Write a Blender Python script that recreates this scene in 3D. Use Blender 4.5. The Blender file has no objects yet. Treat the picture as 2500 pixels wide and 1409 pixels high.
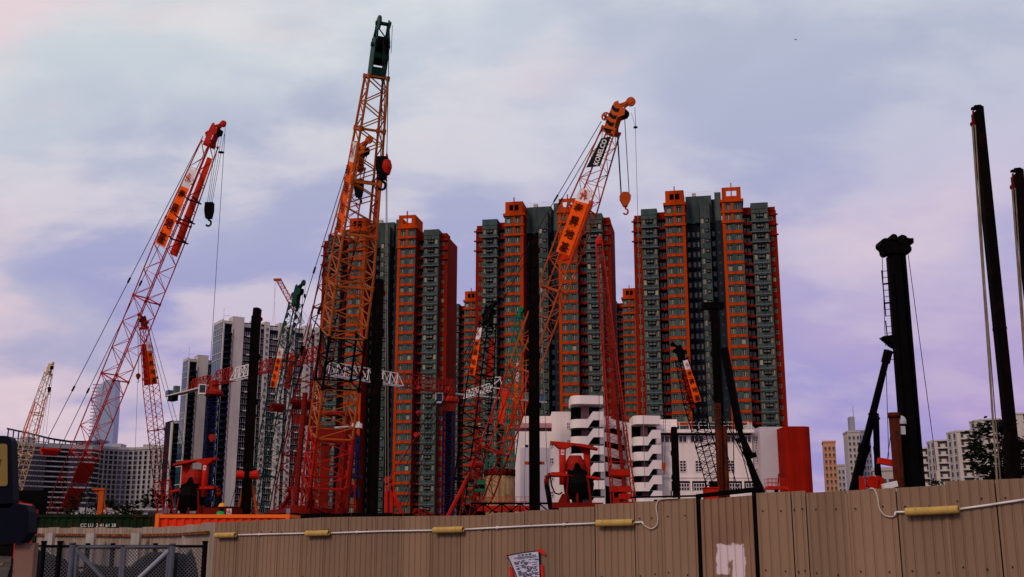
import bpy, math, random
from mathutils import Vector, Matrix
random.seed(7)
SC = bpy.context.scene
COL = SC.collection
R = math.radians

# ------------------------------------------------------------------ camera
F = 2640.0                       # focal length in photo pixels (photo is 2500 wide)
TH = math.atan(606 / 2640.0)     # upward tilt
CS, SN = math.cos(TH), math.sin(TH)
EYE = 1.6
cam = bpy.data.cameras.new('camera')
cam.sensor_width = 36.0
cam.lens = 36.0 * F / 2500.0
cam.clip_end = 20000.0
cam_o = bpy.data.objects.new('camera', cam)
cam_o.location = (0, 0, EYE)
cam_o.rotation_euler = (math.pi / 2 + TH, 0, 0)
COL.objects.link(cam_o)
SC.camera = cam_o

# ------------------------------------------------------------------ world
SUN_EL, SUN_AZ = R(34), R(215)   # azimuth measured clockwise from +Y: behind and to the left
W = bpy.data.worlds.new('World')
SC.world = W
W.use_nodes = True
wt = W.node_tree
wt.nodes.clear()
def wn(t, **k):
    n = wt.nodes.new(t)
    for a, b in k.items():
        setattr(n, a, b)
    return n
def wl(a, b):
    wt.links.new(a, b)
def wmath(op, a, b=None, clamp=False):
    n = wn('ShaderNodeMath', operation=op, use_clamp=clamp)
    for i, v in enumerate((a, b)):
        if v is None: continue
        if isinstance(v, (int, float)): n.inputs[i].default_value = v
        else: wl(v, n.inputs[i])
    return n.outputs[0]
def wmix(f, a, b):
    n = wn('ShaderNodeMix', data_type='RGBA')
    if isinstance(f, (int, float)): n.inputs[0].default_value = f
    else: wl(f, n.inputs[0])
    for i, v in ((6, a), (7, b)):
        if isinstance(v, tuple): n.inputs[i].default_value = (*v, 1)
        else: wl(v, n.inputs[i])
    return n.outputs[2]
def wrange(v, a, b, c=0.0, d=1.0, smooth=True):
    n = wn('ShaderNodeMapRange')
    if smooth: n.interpolation_type = 'SMOOTHSTEP'
    n.inputs[1].default_value, n.inputs[2].default_value = a, b
    n.inputs[3].default_value, n.inputs[4].default_value = c, d
    wl(v, n.inputs[0])
    return n.outputs[0]
tc = wn('ShaderNodeTexCoord')
sep = wn('ShaderNodeSeparateXYZ'); wl(tc.outputs['Generated'], sep.inputs[0])
dx, dy, dz = sep.outputs
zz = wmath('MAXIMUM', dz, 0.0)
den = wmath('ADD', zz, 0.38)
com = wn('ShaderNodeCombineXYZ')
wl(wmath('DIVIDE', dx, den), com.inputs[0]); wl(wmath('DIVIDE', dy, den), com.inputs[1])
com.inputs[2].default_value = 3.7
def cloud(scale, detail, rough, off=(0, 0, 0), dist=0.0, st=(1, 1, 1)):
    mp = wn('ShaderNodeMapping'); mp.inputs['Location'].default_value = off; mp.inputs['Scale'].default_value = st
    wl(com.outputs[0], mp.inputs[0])
    n = wn('ShaderNodeTexNoise'); n.inputs['Scale'].default_value = scale
    n.inputs['Detail'].default_value = detail; n.inputs['Roughness'].default_value = rough
    n.inputs['Distortion'].default_value = dist
    wl(mp.outputs[0], n.inputs['Vector'])
    return n.outputs[0]
n_big = cloud(2.3, 4, 0.5, (1.3, 0.4, 0), 0.3)
n_mid = cloud(3.6, 6, 0.52, (0.2, 2.1, 0), 0.25, (0.85, 1.25, 1))
n_fin = cloud(3.0, 5, 0.5, (2.6, 1.1, 2), 0.2, (0.9, 1.2, 1))
sky = wn('ShaderNodeTexSky', sky_type='NISHITA', sun_disc=False)
sky.sun_elevation, sky.sun_rotation = SUN_EL, SUN_AZ
sky.air_density, sky.dust_density, sky.ozone_density = 1.0, 2.0, 3.0
# cloud-deck colours (before the 0.1 strength)
K = 10.0
def kc(r, g, b):   # sRGB 0-255 -> linear * K
    def l(c):
        c /= 255.0
        return (c / 12.92 if c <= 0.04045 else ((c + 0.055) / 1.055) ** 2.4) * K
    return (l(r), l(g), l(b))
el = wrange(dz, 0.02, 0.50)                        # horizon .. top of the deck
az = wrange(dx, -0.55, 0.55)                       # left .. right
deck_low = wmix(az, kc(170, 160, 200), kc(180, 148, 204))
deck_high = wmix(az, kc(214, 225, 227), kc(196, 198, 222))
deck = wmix(el, deck_low, deck_high)
gap = wmix(el, kc(150, 140, 208), kc(182, 190, 208))
lit = wmix(el, kc(216, 190, 208), kc(234, 236, 236))
pink = kc(242, 214, 218)
f_gap = wrange(n_big, 0.44, 0.64)
c1 = wmix(wmath('MULTIPLY', f_gap, 0.8), deck, gap)
n_sml = cloud(8.5, 6, 0.55, (7.1, 3.3, 1), 0.2, (0.8, 1.3, 1))
f_lit = wrange(wmath('ADD', wmath('MULTIPLY', n_mid, 0.72), wmath('MULTIPLY', n_sml, 0.28)), 0.45, 0.61)
f_lit = wmath('MULTIPLY', f_lit, wmath('SUBTRACT', 1.0, wmath('MULTIPLY', az, 0.62)))   # cloud thins towards the right
c2 = wmix(wmath('MULTIPLY', f_lit, 0.85), c1, lit)
f_pink = wmath('MULTIPLY', wrange(n_fin, 0.47, 0.66), wrange(n_big, 0.58, 0.40))
c3 = wmix(wmath('MULTIPLY', f_pink, wmath('SUBTRACT', 0.75, wmath('MULTIPLY', az, 0.4))), c2, pink)
c4 = wmix(0.90, sky.outputs[0], c3)               # thin deck over the clear sky
bg = wn('ShaderNodeBackground'); bg.inputs[1].default_value = 0.1
wl(c4, bg.inputs[0])
wo = wn('ShaderNodeOutputWorld'); wl(bg.outputs[0], wo.inputs[0])

# ------------------------------------------------------------------ sun
sun = bpy.data.lights.new('sun', 'SUN')
sun.energy = 1.35
sun.angle = R(14)
sun.color = (1.0, 0.80, 0.64)
sun_o = bpy.data.objects.new('sun', sun)
sd = Vector((math.sin(SUN_AZ) * math.cos(SUN_EL), math.cos(SUN_AZ) * math.cos(SUN_EL), math.sin(SUN_EL)))
sun_o.rotation_euler = sd.to_track_quat('Z', 'Y').to_euler()
COL.objects.link(sun_o)

SC.view_settings.view_transform = 'Standard'
SC.view_settings.look = 'None'
SC.view_settings.exposure = 0.0
SC.view_settings.gamma = 1.0
SC.view_settings.use_curve_mapping = False
SC.render.engine = 'CYCLES'
SC.cycles.max_bounces = 5
SC.cycles.diffuse_bounces = 2
SC.cycles.glossy_bounces = 2
SC.cycles.use_denoising = True

# ------------------------------------------------------------------ helpers
def at(px, py, Y):
    """world point on the sight line of photo pixel (px, py) at ground distance Y"""
    u = (px - 1250.0) / F; v = (704.5 - py) / F
    y = CS - v * SN
    return Vector((u / y * Y, Y, EYE + (SN + v * CS) / y * Y))
def zat(py, Y): return at(1250, py, Y).z
def V(*a): return Vector(a)
ORG = {}
def setp(o, label=None, cat=None, group=None, kind=None):
    if label: o['label'] = label
    if cat: o['category'] = cat
    if group: o['group'] = group
    if kind: o['kind'] = kind
    return o
def thing(name, label, cat, loc=(0, 0, 0), group=None, rz=0.0, world=True):
    o = bpy.data.objects.new(name, None)
    o.empty_display_size = 0.5
    o.location = loc; o.rotation_euler = (0, 0, rz)
    COL.objects.link(o)
    setp(o, label, cat, group)
    ORG[o.name] = Vector(loc) if world else Vector((0, 0, 0))
    return o
def inst(name, mesh, parent, loc=(0, 0, 0), rot=(0, 0, 0), scale=None):
    o = bpy.data.objects.new(name, mesh)
    o.location = loc; o.rotation_euler = rot
    if scale: o.scale = scale
    o.parent = parent
    COL.objects.link(o)
    if parent: ORG[o.name] = ORG.get(parent.name, Vector())
    return o

class MB:
    def __init__(s): s.v = []; s.f = []; s.m = []; s.sm = []; s.mi = 0; s.smooth = False
    def add(s, vs, fs):
        b = len(s.v)
        s.v.extend(tuple(p) for p in vs)
        for f in fs:
            s.f.append([i + b for i in f]); s.m.append(s.mi); s.sm.append(s.smooth)
    def box(s, x0, x1, y0, y1, z0, z1):
        s.add([(x0,y0,z0),(x1,y0,z0),(x1,y1,z0),(x0,y1,z0),(x0,y0,z1),(x1,y0,z1),(x1,y1,z1),(x0,y1,z1)],
              [(0,3,2,1),(4,5,6,7),(0,1,5,4),(1,2,6,5),(2,3,7,6),(3,0,4,7)])
    def obox(s, c, a, b, d):
        """box from centre and three half vectors"""
        c, a, b, d = Vector(c), Vector(a), Vector(b), Vector(d)
        if a.cross(b).dot(d) < 0: a = -a
        s.add([c-a-b-d, c+a-b-d, c+a+b-d, c-a+b-d, c-a-b+d, c+a-b+d, c+a+b+d, c-a+b+d],
              [(0,3,2,1),(4,5,6,7),(0,1,5,4),(1,2,6,5),(2,3,7,6),(3,0,4,7)])
    def bar(s, p, q, r, n=4, r2=None, caps=True):
        p, q = Vector(p), Vector(q)
        d = q - p
        if d.length < 1e-6: return
        d.normalize()
        t = Vector((0, 0, 1)) if abs(d.z) < 0.9 else Vector((1, 0, 0))
        a = d.cross(t).normalized(); b = d.cross(a)
        r2 = r if r2 is None else r2
        vs = []
        for k in range(n):
            g = 2 * math.pi * (k + 0.5) / n
            w = a * math.cos(g) + b * math.sin(g)
            vs += [p + w * r, q + w * r2]
        fs = [(2*k, 2*k+1, 2*((k+1) % n)+1, 2*((k+1) % n)) for k in range(n)]
        if caps: fs += [tuple(2*k for k in range(n)), tuple(2*k+1 for k in reversed(range(n)))]
        s.add(vs, fs)
    def tube(s, pts, r, n=6):
        pts = [Vector(p) for p in pts]
        for i in range(len(pts) - 1): s.bar(pts[i], pts[i+1], r, n)
    def prism(s, poly, off):
        """polygon (list of points) extruded by off"""
        poly = [Vector(p) for p in poly]; off = Vector(off); n = len(poly)
        nn = Vector((0,0,0))
        for i in range(n): nn += (poly[i]-poly[0]).cross(poly[(i+1) % n]-poly[0])
        if nn.dot(off) > 0: poly.reverse()
        vs = poly + [p + off for p in poly]
        fs = [tuple(range(n)), tuple(reversed(range(n, 2*n)))]
        fs += [((i+1) % n, i, i+n, (i+1) % n + n) for i in range(n)]
        s.add(vs, fs)
    def disc(s, c, ax, r, h, n=14):
        ax = Vector(ax).normalized(); c = Vector(c)
        s.bar(c - ax*h/2, c + ax*h/2, r, n)
    def lathe(s, prof, c, n=16, ax='Z'):
        c = Vector(c); vs = []; fs = []
        for (r, z) in prof:
            for k in range(n):
                g = 2*math.pi*k/n
                vs.append(c + Vector((r*math.cos(g), r*math.sin(g), z)))
        for i in range(len(prof)-1):
            for k in range(n):
                k2 = (k+1) % n
                fs.append((i*n+k, i*n+k2, (i+1)*n+k2, (i+1)*n+k))
        fs.append(tuple(reversed(range(n)))); fs.append(tuple(range((len(prof)-1)*n, len(prof)*n)))
        s.add(vs, fs)
    def mesh(s, name, mats, org=None):
        me = bpy.data.meshes.new(name)
        o = org or Vector()
        me.from_pydata([(p[0]-o[0], p[1]-o[1], p[2]-o[2]) for p in s.v], [], s.f)
        if not isinstance(mats, (list, tuple)): mats = [mats]
        for m in mats: me.materials.append(m)
        me.polygons.foreach_set('material_index', s.m)
        me.polygons.foreach_set('use_smooth', s.sm)
        me.update()
        return me
    def build(s, name, mats, parent=None, label=None, cat=None, group=None, kind=None, loc=None):
        if parent: org = ORG[parent.name]
        else: org = Vector(loc) if loc is not None else Vector()
        o = inst(name, s.mesh(name, mats, org), parent)
        if not parent:
            o.location = org
            ORG[o.name] = org
        return setp(o, label, cat, group, kind)

# text as geometry (the built-in font)
_tx = {}
def glyphs(body, bold=0.0, align='CENTER'):
    key = (body, bold, align)
    if key not in _tx:
        c = bpy.data.curves.new('t', 'FONT'); c.body = body; c.size = 1.0; c.resolution_u = 2
        c.offset = bold; c.align_x = align
        o = bpy.data.objects.new('t', c); COL.objects.link(o)
        me = bpy.data.meshes.new_from_object(o.evaluated_get(bpy.context.evaluated_depsgraph_get()))
        vs = [(v.co.x, v.co.y) for v in me.vertices]; fs = [list(p.vertices) for p in me.polygons]
        bpy.data.objects.remove(o); bpy.data.curves.remove(c); bpy.data.meshes.remove(me)
        x0 = min(v[0] for v in vs); x1 = max(v[0] for v in vs); y0 = min(v[1] for v in vs); y1 = max(v[1] for v in vs)
        _tx[key] = ([(v[0]-(x0+x1)/2, v[1]-(y0+y1)/2) for v in vs], fs, x1-x0, y1-y0)
    return _tx[key]
def put_text(mb, body, c, right, up, h, bold=0.0, w=None):
    vs, fs, tw, th = glyphs(body, bold)
    k = h / th; kx = (w / tw) if w else k
    c = Vector(c); right = Vector(right).normalized(); up = Vector(up).normalized()
    mb.add([c + right*(x*kx) + up*(y*k) for x, y in vs], fs)

# ------------------------------------------------------------------ materials
def pmat(name, col, rough=0.75, spec=0.25, var=0.25, scale=0.6, streak=0.0, rust=0.0, rustcol=(0.16, 0.05, 0.02),
         metal=0.0, rnd=0.0, bump=0.0, det=5, rscale=None):
    m = bpy.data.materials.new(name); m.use_nodes = True
    t = m.node_tree; nd = t.nodes; L = t.links
    b = nd['Principled BSDF']
    b.inputs['Roughness'].default_value = rough
    b.inputs['Specular IOR Level'].default_value = spec if rough < 0.25 else spec*0.22
    b.inputs['Metallic'].default_value = metal
    tcx = nd.new('ShaderNodeTexCoord')
    no = nd.new('ShaderNodeTexNoise'); no.inputs['Scale'].default_value = scale; no.inputs['Detail'].default_value = det
    no.inputs['Roughness'].default_value = 0.6
    L.new(tcx.outputs['Object'], no.inputs['Vector'])
    mr = nd.new('ShaderNodeMapRange')
    mr.inputs[1].default_value, mr.inputs[2].default_value = 0.3, 0.7
    mr.inputs[3].default_value, mr.inputs[4].default_value = 1 - var, 1 + var
    L.new(no.outputs[0], mr.inputs[0])
    fac = mr.outputs[0]
    def mul(a, bb):
        n = nd.new('ShaderNodeMath'); n.operation = 'MULTIPLY'
        L.new(a, n.inputs[0])
        if isinstance(bb, float): n.inputs[1].default_value = bb
        else: L.new(bb, n.inputs[1])
        return n.outputs[0]
    if rnd:
        oi = nd.new('ShaderNodeObjectInfo')
        r2 = nd.new('ShaderNodeMapRange'); r2.inputs[3].default_value = 1 - rnd; r2.inputs[4].default_value = 1 + rnd
        L.new(oi.outputs['Random'], r2.inputs[0]); fac = mul(fac, r2.outputs[0])
    if streak:
        mp = nd.new('ShaderNodeMapping'); mp.inputs['Scale'].default_value = (scale*9, scale*9, scale*0.5)
        L.new(tcx.outputs['Object'], mp.inputs[0])
        n2 = nd.new('ShaderNodeTexNoise'); n2.inputs['Scale'].default_value = 1.0; n2.inputs['Detail'].default_value = 4
        L.new(mp.outputs[0], n2.inputs['Vector'])
        r3 = nd.new('ShaderNodeMapRange'); r3.inputs[1].default_value, r3.inputs[2].default_value = 0.35, 0.65
        r3.inputs[3].default_value = 1 - streak; r3.inputs[4].default_value = 1 + streak*0.5
        L.new(n2.outputs[0], r3.inputs[0]); fac = mul(fac, r3.outputs[0])
    vm = nd.new('ShaderNodeVectorMath'); vm.operation = 'SCALE'
    vm.inputs[0].default_value = col
    L.new(fac, vm.inputs['Scale'])
    out = vm.outputs[0]
    if rust:
        n3 = nd.new('ShaderNodeTexNoise'); n3.inputs['Scale'].default_value = rscale or scale*2.3; n3.inputs['Detail'].default_value = 8
        n3.inputs['Roughness'].default_value = 0.7
        L.new(tcx.outputs['Object'], n3.inputs['Vector'])
        r4 = nd.new('ShaderNodeMapRange'); r4.inputs[1].default_value = 0.62 - 0.25*rust; r4.inputs[2].default_value = 0.75 - 0.2*rust
        L.new(n3.outputs[0], r4.inputs[0])
        mx = nd.new('ShaderNodeMix'); mx.data_type = 'RGBA'
        L.new(r4.outputs[0], mx.inputs[0]); L.new(out, mx.inputs[6]); mx.inputs[7].default_value = (*rustcol, 1)
        out = mx.outputs[2]
    L.new(out, b.inputs['Base Color'])
    if bump:
        bp = nd.new('ShaderNodeBump'); bp.inputs['Strength'].default_value = bump; bp.inputs['Distance'].default_value = 0.02
        L.new(no.outputs[0], bp.inputs['Height']); L.new(bp.outputs[0], b.inputs['Normal'])
    return m
def glass(name, col, rough=0.12, spec=0.5):
    return pmat(name, col, rough, spec, var=0.3, scale=0.15, rnd=0.4)

M = {}
M['ground'] = pmat('ground_dirt', (0.055, 0.042, 0.032), 0.95, 0.1, 0.35, 0.25, bump=0.4)
M['asphalt'] = pmat('asphalt', (0.045, 0.043, 0.042), 0.9, 0.2, 0.3, 1.5)
M['fence'] = pmat('fence_tan_paint', (0.222, 0.130, 0.083), 0.6, 0.5, 0.10, 0.35, streak=0.07, rnd=0.12, bump=0.10)
M['fence_pale'] = pmat('fence_pale_sheet', (0.3, 0.215, 0.165), 0.7, 0.2, 0.15, 0.9, streak=0.25, rnd=0.1)
M['rail_rust'] = pmat('rusty_rail', (0.20, 0.055, 0.02), 0.85, 0.1, 0.4, 3.0, rust=0.6, rustcol=(0.06, 0.02, 0.01))
M['conc'] = pmat('pale_concrete', (0.42, 0.35, 0.31), 0.85, 0.15, 0.2, 2.0, streak=0.2)
M['black'] = pmat('black_steel', (0.0022, 0.0015, 0.0016), 0.6, 0.12, 0.5, 0.7)
M['leader'] = pmat('dark_rusted_leader_steel', (0.003, 0.0014, 0.0013), 0.65, 0.10, 0.6, 0.5, rust=0.35, rustcol=(0.014, 0.003, 0.002), rscale=1.4)
M['rope'] = pmat('wire_rope', (0.012, 0.01, 0.01), 0.6, 0.2, 0.3, 2.0)
M['rope_l'] = pmat('light_wire_rope', (0.20, 0.15, 0.11), 0.6, 0.2, 0.3, 2.0)
M['tube'] = pmat('yellowed_lamp_cover', (0.42, 0.25, 0.07), 0.45, 0.4, 0.18, 3.0)
M['pvc'] = pmat('white_conduit', (0.68, 0.58, 0.56), 0.5, 0.3, 0.1, 2.0)
M['cable'] = pmat('pale_cable', (0.55, 0.42, 0.34), 0.6, 0.2, 0.1, 2.0)
# towers
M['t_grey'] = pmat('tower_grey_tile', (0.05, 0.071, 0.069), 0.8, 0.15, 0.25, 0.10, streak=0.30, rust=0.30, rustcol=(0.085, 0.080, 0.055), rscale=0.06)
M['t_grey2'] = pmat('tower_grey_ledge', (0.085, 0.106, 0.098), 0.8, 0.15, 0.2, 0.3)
M['t_core'] = pmat('tower_shaded_blue_grey', (0.007, 0.011, 0.018), 0.7, 0.2, 0.3, 0.2)  # near-black, so the colour itself holds the shade of the core recess
M['t_slab'] = pmat('tower_shaded_slate', (0.014, 0.021, 0.029), 0.8, 0.1, 0.25, 0.2)  # slab tone darkened in colour to match the shaded core
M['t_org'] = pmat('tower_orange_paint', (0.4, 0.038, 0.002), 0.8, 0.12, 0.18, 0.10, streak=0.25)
M['t_org2'] = pmat('tower_shaded_orange_paint', (0.2, 0.011, 0.002), 0.8, 0.12, 0.2, 0.12, streak=0.15)  # darker copy of the tower orange, carrying the shade of flanks and recesses
M['t_dark'] = pmat('tower_dark_and_recess_shade', (0.003, 0.0025, 0.003), 0.8, 0.1, 0.4, 0.3)  # for dark fittings; on recess walls this near-black paints in the shade
M['t_glass'] = glass('tower_window_glass', (0.010, 0.012, 0.014), 0.2, 0.35)
M['t_glass_g'] = pmat('tower_window_green_curtain', (0.04, 0.085, 0.055), 0.5, 0.3, 0.3, 0.5, rnd=0.4)
M['t_frame'] = pmat('tower_window_frame', (0.26, 0.215, 0.14), 0.6, 0.2, 0.1, 0.5, rnd=0.35)
M['t_ac'] = pmat('tower_air_conditioner', (0.10, 0.095, 0.09), 0.7, 0.2, 0.2, 0.5, rnd=0.4)
# others
M['white'] = pmat('white_render', (0.78, 0.63, 0.6), 0.8, 0.15, 0.06, 0.10, streak=0.08)
M['res_wall'] = pmat('residential_pale_tile', (0.52, 0.43, 0.4), 0.8, 0.15, 0.12, 0.08, streak=0.12)
M['res_dark'] = pmat('residential_dark_recess', (0.006, 0.009, 0.017), 0.7, 0.2, 0.3, 0.2)
M['res_glass'] = glass('residential_blue_glass', (0.012, 0.045, 0.07), 0.15, 0.6)
M['hot_wall'] = pmat('hotel_pale_cladding', (0.36, 0.32, 0.33), 0.75, 0.2, 0.1, 0.1)
M['hot_glass'] = glass('hotel_dark_glass', (0.004, 0.005, 0.012), 0.15, 0.4)
M['pink'] = pmat('pinkish_render', (0.42, 0.19, 0.20), 0.8, 0.1, 0.08, 0.3)
M['lilac'] = pmat('lilac_tile_panel', (0.5, 0.42, 0.46), 0.75, 0.15, 0.05, 0.4)
M['red_wall'] = pmat('red_render', (0.25, 0.008, 0.003), 0.8, 0.1, 0.15, 0.2, streak=0.15)
M['red'] = pmat('crane_red_paint', (0.42, 0.012, 0.004), 0.55, 0.25, 0.22, 0.6, rust=0.15, rustcol=(0.10, 0.015, 0.008))
M['dred'] = pmat('crane_dark_red_paint', (0.15, 0.006, 0.003), 0.6, 0.2, 0.3, 0.6, rust=0.2, rustcol=(0.05, 0.008, 0.005))
M['org'] = pmat('crane_orange_paint', (0.42, 0.06, 0.007), 0.55, 0.25, 0.2, 0.6, rust=0.2, rustcol=(0.20, 0.03, 0.01))
M['yel'] = pmat('crane_yellow_orange_paint', (0.37, 0.078, 0.01), 0.55, 0.25, 0.25, 0.5, rust=0.25, rustcol=(0.30, 0.05, 0.015))
M['cream'] = pmat('crane_cream_paint', (0.58, 0.34, 0.15), 0.6, 0.2, 0.2, 0.5, rust=0.25, rustcol=(0.25, 0.08, 0.03))
M['green'] = pmat('crane_green_paint', (0.004, 0.036, 0.022), 0.5, 0.3, 0.25, 0.6)
M['lgreen'] = pmat('crane_bright_green_paint', (0.006, 0.13, 0.07), 0.5, 0.3, 0.25, 0.6)
M['blue'] = pmat('mast_blue_paint', (0.003, 0.009, 0.05), 0.6, 0.2, 0.3, 0.6)
M['jred'] = pmat('jib_dull_red_paint', (0.27, 0.012, 0.006), 0.6, 0.2, 0.25, 0.6)
M['wht'] = pmat('white_paint', (0.66, 0.58, 0.56), 0.6, 0.2, 0.1, 0.6)
M['ban'] = pmat('orange_banner_cloth', (0.8, 0.085, 0.006), 0.8, 0.1, 0.10, 0.7)
M['ban_w'] = pmat('white_banner_cloth', (0.66, 0.56, 0.54), 0.8, 0.1, 0.08, 0.7)
M['ban_r'] = pmat('red_banner_cloth', (0.58, 0.030, 0.008), 0.8, 0.1, 0.12, 0.7)
M['ink'] = pmat('dark_print', (0.05, 0.006, 0.004), 0.8, 0.1, 0.1, 1.0)
M['ink_r'] = pmat('red_print', (0.55, 0.02, 0.012), 0.8, 0.1, 0.1, 1.0)
M['ink_k'] = pmat('black_print', (0.012, 0.012, 0.014), 0.8, 0.1, 0.1, 1.0)
M['leaf'] = pmat('foliage', (0.01, 0.012, 0.004), 0.8, 0.1, 0.5, 3.0, rnd=0.2)
M['bark'] = pmat('bark', (0.025, 0.016, 0.010), 0.9, 0.1, 0.3, 4.0)

# ================================================================== ground
g = MB(); g.add([(-9000,-300,0),(9000,-300,0),(9000,9000,0),(-9000,9000,0)], [(0,1,2,3)])
g.build('ground', M['ground'], kind='structure')
g = MB(); g.add([(-60,-60,0.004),(60,-60,0.004),(60,11.0,0.004),(-60,60.0,0.004)], [(0,1,2,3)])
g.build('road', M['asphalt'], kind='structure')

# ================================================================== site fence
NX, NY, CF = 0.586, 0.810, 17.0
FD = Vector((NY, -NX, 0))            # along the fence, towards the right and the camera
FN = Vector((-NX, -NY, 0))           # out of the fence, towards the camera
def fpt(px):
    X = (px - 1250) / F / 1.0251
    Y = CF / (NX * X + NY)
    return Vector((X * Y, Y, 0))
TOP = [(525,1276),(800,1262.6),(1201,1258),(1201.1,1253),(1281,1250),(1281.1,1247),(1364,1244),(1364.1,1240),(1453,1237),(1453.1,1231),
       (1550,1228),(1550.1,1225),(1614,1223),(1614.1,1218.5),(1708,1216),(1848,1204),(1936,1200),(1972,1198),(1972.1,1203.6),(2316,1184.7),(2316.1,1175),(2500,1168.5),(2720,1160)]
def topz(px):
    for (a, ya), (b, yb) in zip(TOP, TOP[1:]):
        if a <= px <= b:
            py = ya + (yb - ya) * (px - a) / (b - a)
            Y = fpt(px).y
            return at(px, py, Y).z
    return topz(2719)
fence = thing('site_fence', 'long tan corrugated metal hoarding running across the foreground', 'fence', tuple(fpt(1500)))
def corrugated(p0, p1, z00, z01, z1a, z1b, mat, parent, name='panel', rib=0.145, depth=0.015, gw=0.026, nrm=FN, jit=0.004):
    """one profiled sheet from p0 to p1 (plan), its own thickness, grooves pressed into it"""
    d = (p1 - p0); L = d.length; d.normalize()
    n = max(2, round(L / rib)); st = L / n
    prof = [(0.010, 0)]
    for k in range(n):
        c = st * (k + 0.5)
        prof += [(c - gw*0.75, 0), (c - gw*0.35, -depth), (c + gw*0.35, -depth), (c + gw*0.75, 0)]
    prof.append((L - 0.010, 0))
    j = random.uniform(0, jit)
    b = MB(); vs = []
    for (s_, o) in prof:
        q = p0 + d * s_ + nrm * (o + j)
        zt = z1a + (z1b - z1a) * s_ / L
        vs += [(q.x, q.y, z00), (q.x, q.y, zt)]
        q2 = q - nrm * 0.035
        vs += [(q2.x, q2.y, z00), (q2.x, q2.y, zt)]
    fs = []
    m_ = len(prof)
    for i in range(m_ - 1):
        a = 4*i; c = 4*(i+1)
        fs += [(a, c, c+1, a+1), (a+2, a+3, c+3, c+2), (a+1, c+1, c+3, a+3)]
    fs += [(0, 1, 3, 2), (4*(m_-1), 4*(m_-1)+2, 4*(m_-1)+3, 4*(m_-1)+1)]
    b.add(vs, fs)
    return b.build(name, mat, parent)
seams = [525,580,630,680,735,790,850,915,980,1050,1125,1201,1281,1364,1453,1550,1614,1708]
seams2 = [1848,1936,1972,2072,2195,2316,2440,2570,2700,2850,3010,3190,3390,3620,3880,4200]
screws = MB()
for S in (seams, seams2):
    for a, b in zip(S, S[1:]):
        p0, p1 = fpt(a), fpt(b)
        corrugated(p0, p1, 0.0, 0.0, topz(a + 0.2), topz(b - 0.2), M['fence'], fence)
        for dzz in (0.28, 1.25):
            for k in range(2):
                q = p0.lerp(p1, 0.2 + 0.5*k + random.uniform(-0.06, 0.06)) + FN*0.012
                screws.disc((q.x, q.y, topz((a+b)/2) - dzz + random.uniform(-.02, .02)), FN, 0.013, 0.014, 6)
screws.build('screw_heads', M['ink_k'], fence, kind='stuff')
# backing strips behind the joints, lap strips where two sheets overlap
for px in seams[1:-1] + seams2[1:-1]:
    b = MB(); p = fpt(px); z1 = min(topz(px + 1), topz(px - 1))
    b.obox(p + Vector((0,0,z1/2 - 0.02)) - FN*0.045, FD*0.05, FN*0.008, (0,0,z1/2 - 0.03))
    b.build('backing_strip', M['black'], fence)
# lap strips
for px in seams[1:-1] + seams2[1:-1]:
    if random.random() < 0.4:
        b = MB(); p = fpt(px); z1 = topz(px + 1)
        b.obox(p + Vector((0,0,z1/2 - 0.02)) + FN*0.010, FD*0.017, FN*0.006, (0,0,z1/2 - 0.03))
        b.build('lap_strip', M['fence'], fence)
# fence door
def paint_patch_mat():
    m = pmat('fence_door_tan_paint_with_white_patch', (0.235, 0.127, 0.083), 0.7, 0.2, 0.12, 0.9, streak=0.12)
    t = m.node_tree; nd = t.nodes; L = t.links; b = nd['Principled BSDF']
    src = b.inputs['Base Color'].links[0].from_socket
    tcx = nd.new('ShaderNodeTexCoord'); no = nd.new('ShaderNodeTexNoise'); no.inputs['Scale'].default_value = 6; no.inputs['Detail'].default_value = 5
    L.new(tcx.outputs['Object'], no.inputs['Vector'])
    mp = nd.new('ShaderNodeVectorMath'); mp.operation = 'SCALE'; mp.inputs['Scale'].default_value = 0.16
    L.new(no.outputs['Color'], mp.inputs[0])
    ad = nd.new('ShaderNodeVectorMath'); ad.operation = 'ADD'; L.new(tcx.outputs['Object'], ad.inputs[0]); L.new(mp.outputs[0], ad.inputs[1])
    def rect(x0, x1, z0, z1):
        sp = nd.new('ShaderNodeSeparateXYZ'); L.new(ad.outputs[0], sp.inputs[0])
        o = None
        for ch, lo, hi in ((0, x0, x1), (2, z0, z1)):
            for edge, sgn in ((lo, 1), (hi, -1)):
                r = nd.new('ShaderNodeMapRange'); e = 0.012
                r.inputs[1].default_value, r.inputs[2].default_value = edge - e*sgn, edge + e*sgn
                L.new(sp.outputs[ch], r.inputs[0])
                if o is None: o = r.outputs[0]
                else:
                    mm = nd.new('ShaderNodeMath'); mm.operation = 'MULTIPLY'; L.new(o, mm.inputs[0]); L.new(r.outputs[0], mm.inputs[1]); o = mm.outputs[0]
        return o
    a = rect(-0.13, 0.34, 1.30, 1.56); c = rect(-0.13, 0.07, 1.08, 1.50); d = rect(0.13, 0.37, 0.9, 1.50)
    m1 = nd.new('ShaderNodeMath'); m1.operation = 'MAXIMUM'; L.new(a, m1.inputs[0]); L.new(c, m1.inputs[1])
    m2 = nd.new('ShaderNodeMath'); m2.operation = 'MAXIMUM'; L.new(m1.outputs[0], m2.inputs[0]); L.new(d, m2.inputs[1])
    mx = nd.new('ShaderNodeMix'); mx.data_type = 'RGBA'
    L.new(m2.outputs[0], mx.inputs[0]); L.new(src, mx.inputs[6]); mx.inputs[7].default_value = (0.62, 0.47, 0.49, 1)
    L.new(mx.outputs[2], b.inputs['Base Color'])
    return m
d0, d1 = fpt(1708), fpt(1848)
dw = (d1 - d0).length
zt0, zt1 = topz(1712), topz(1844)
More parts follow.
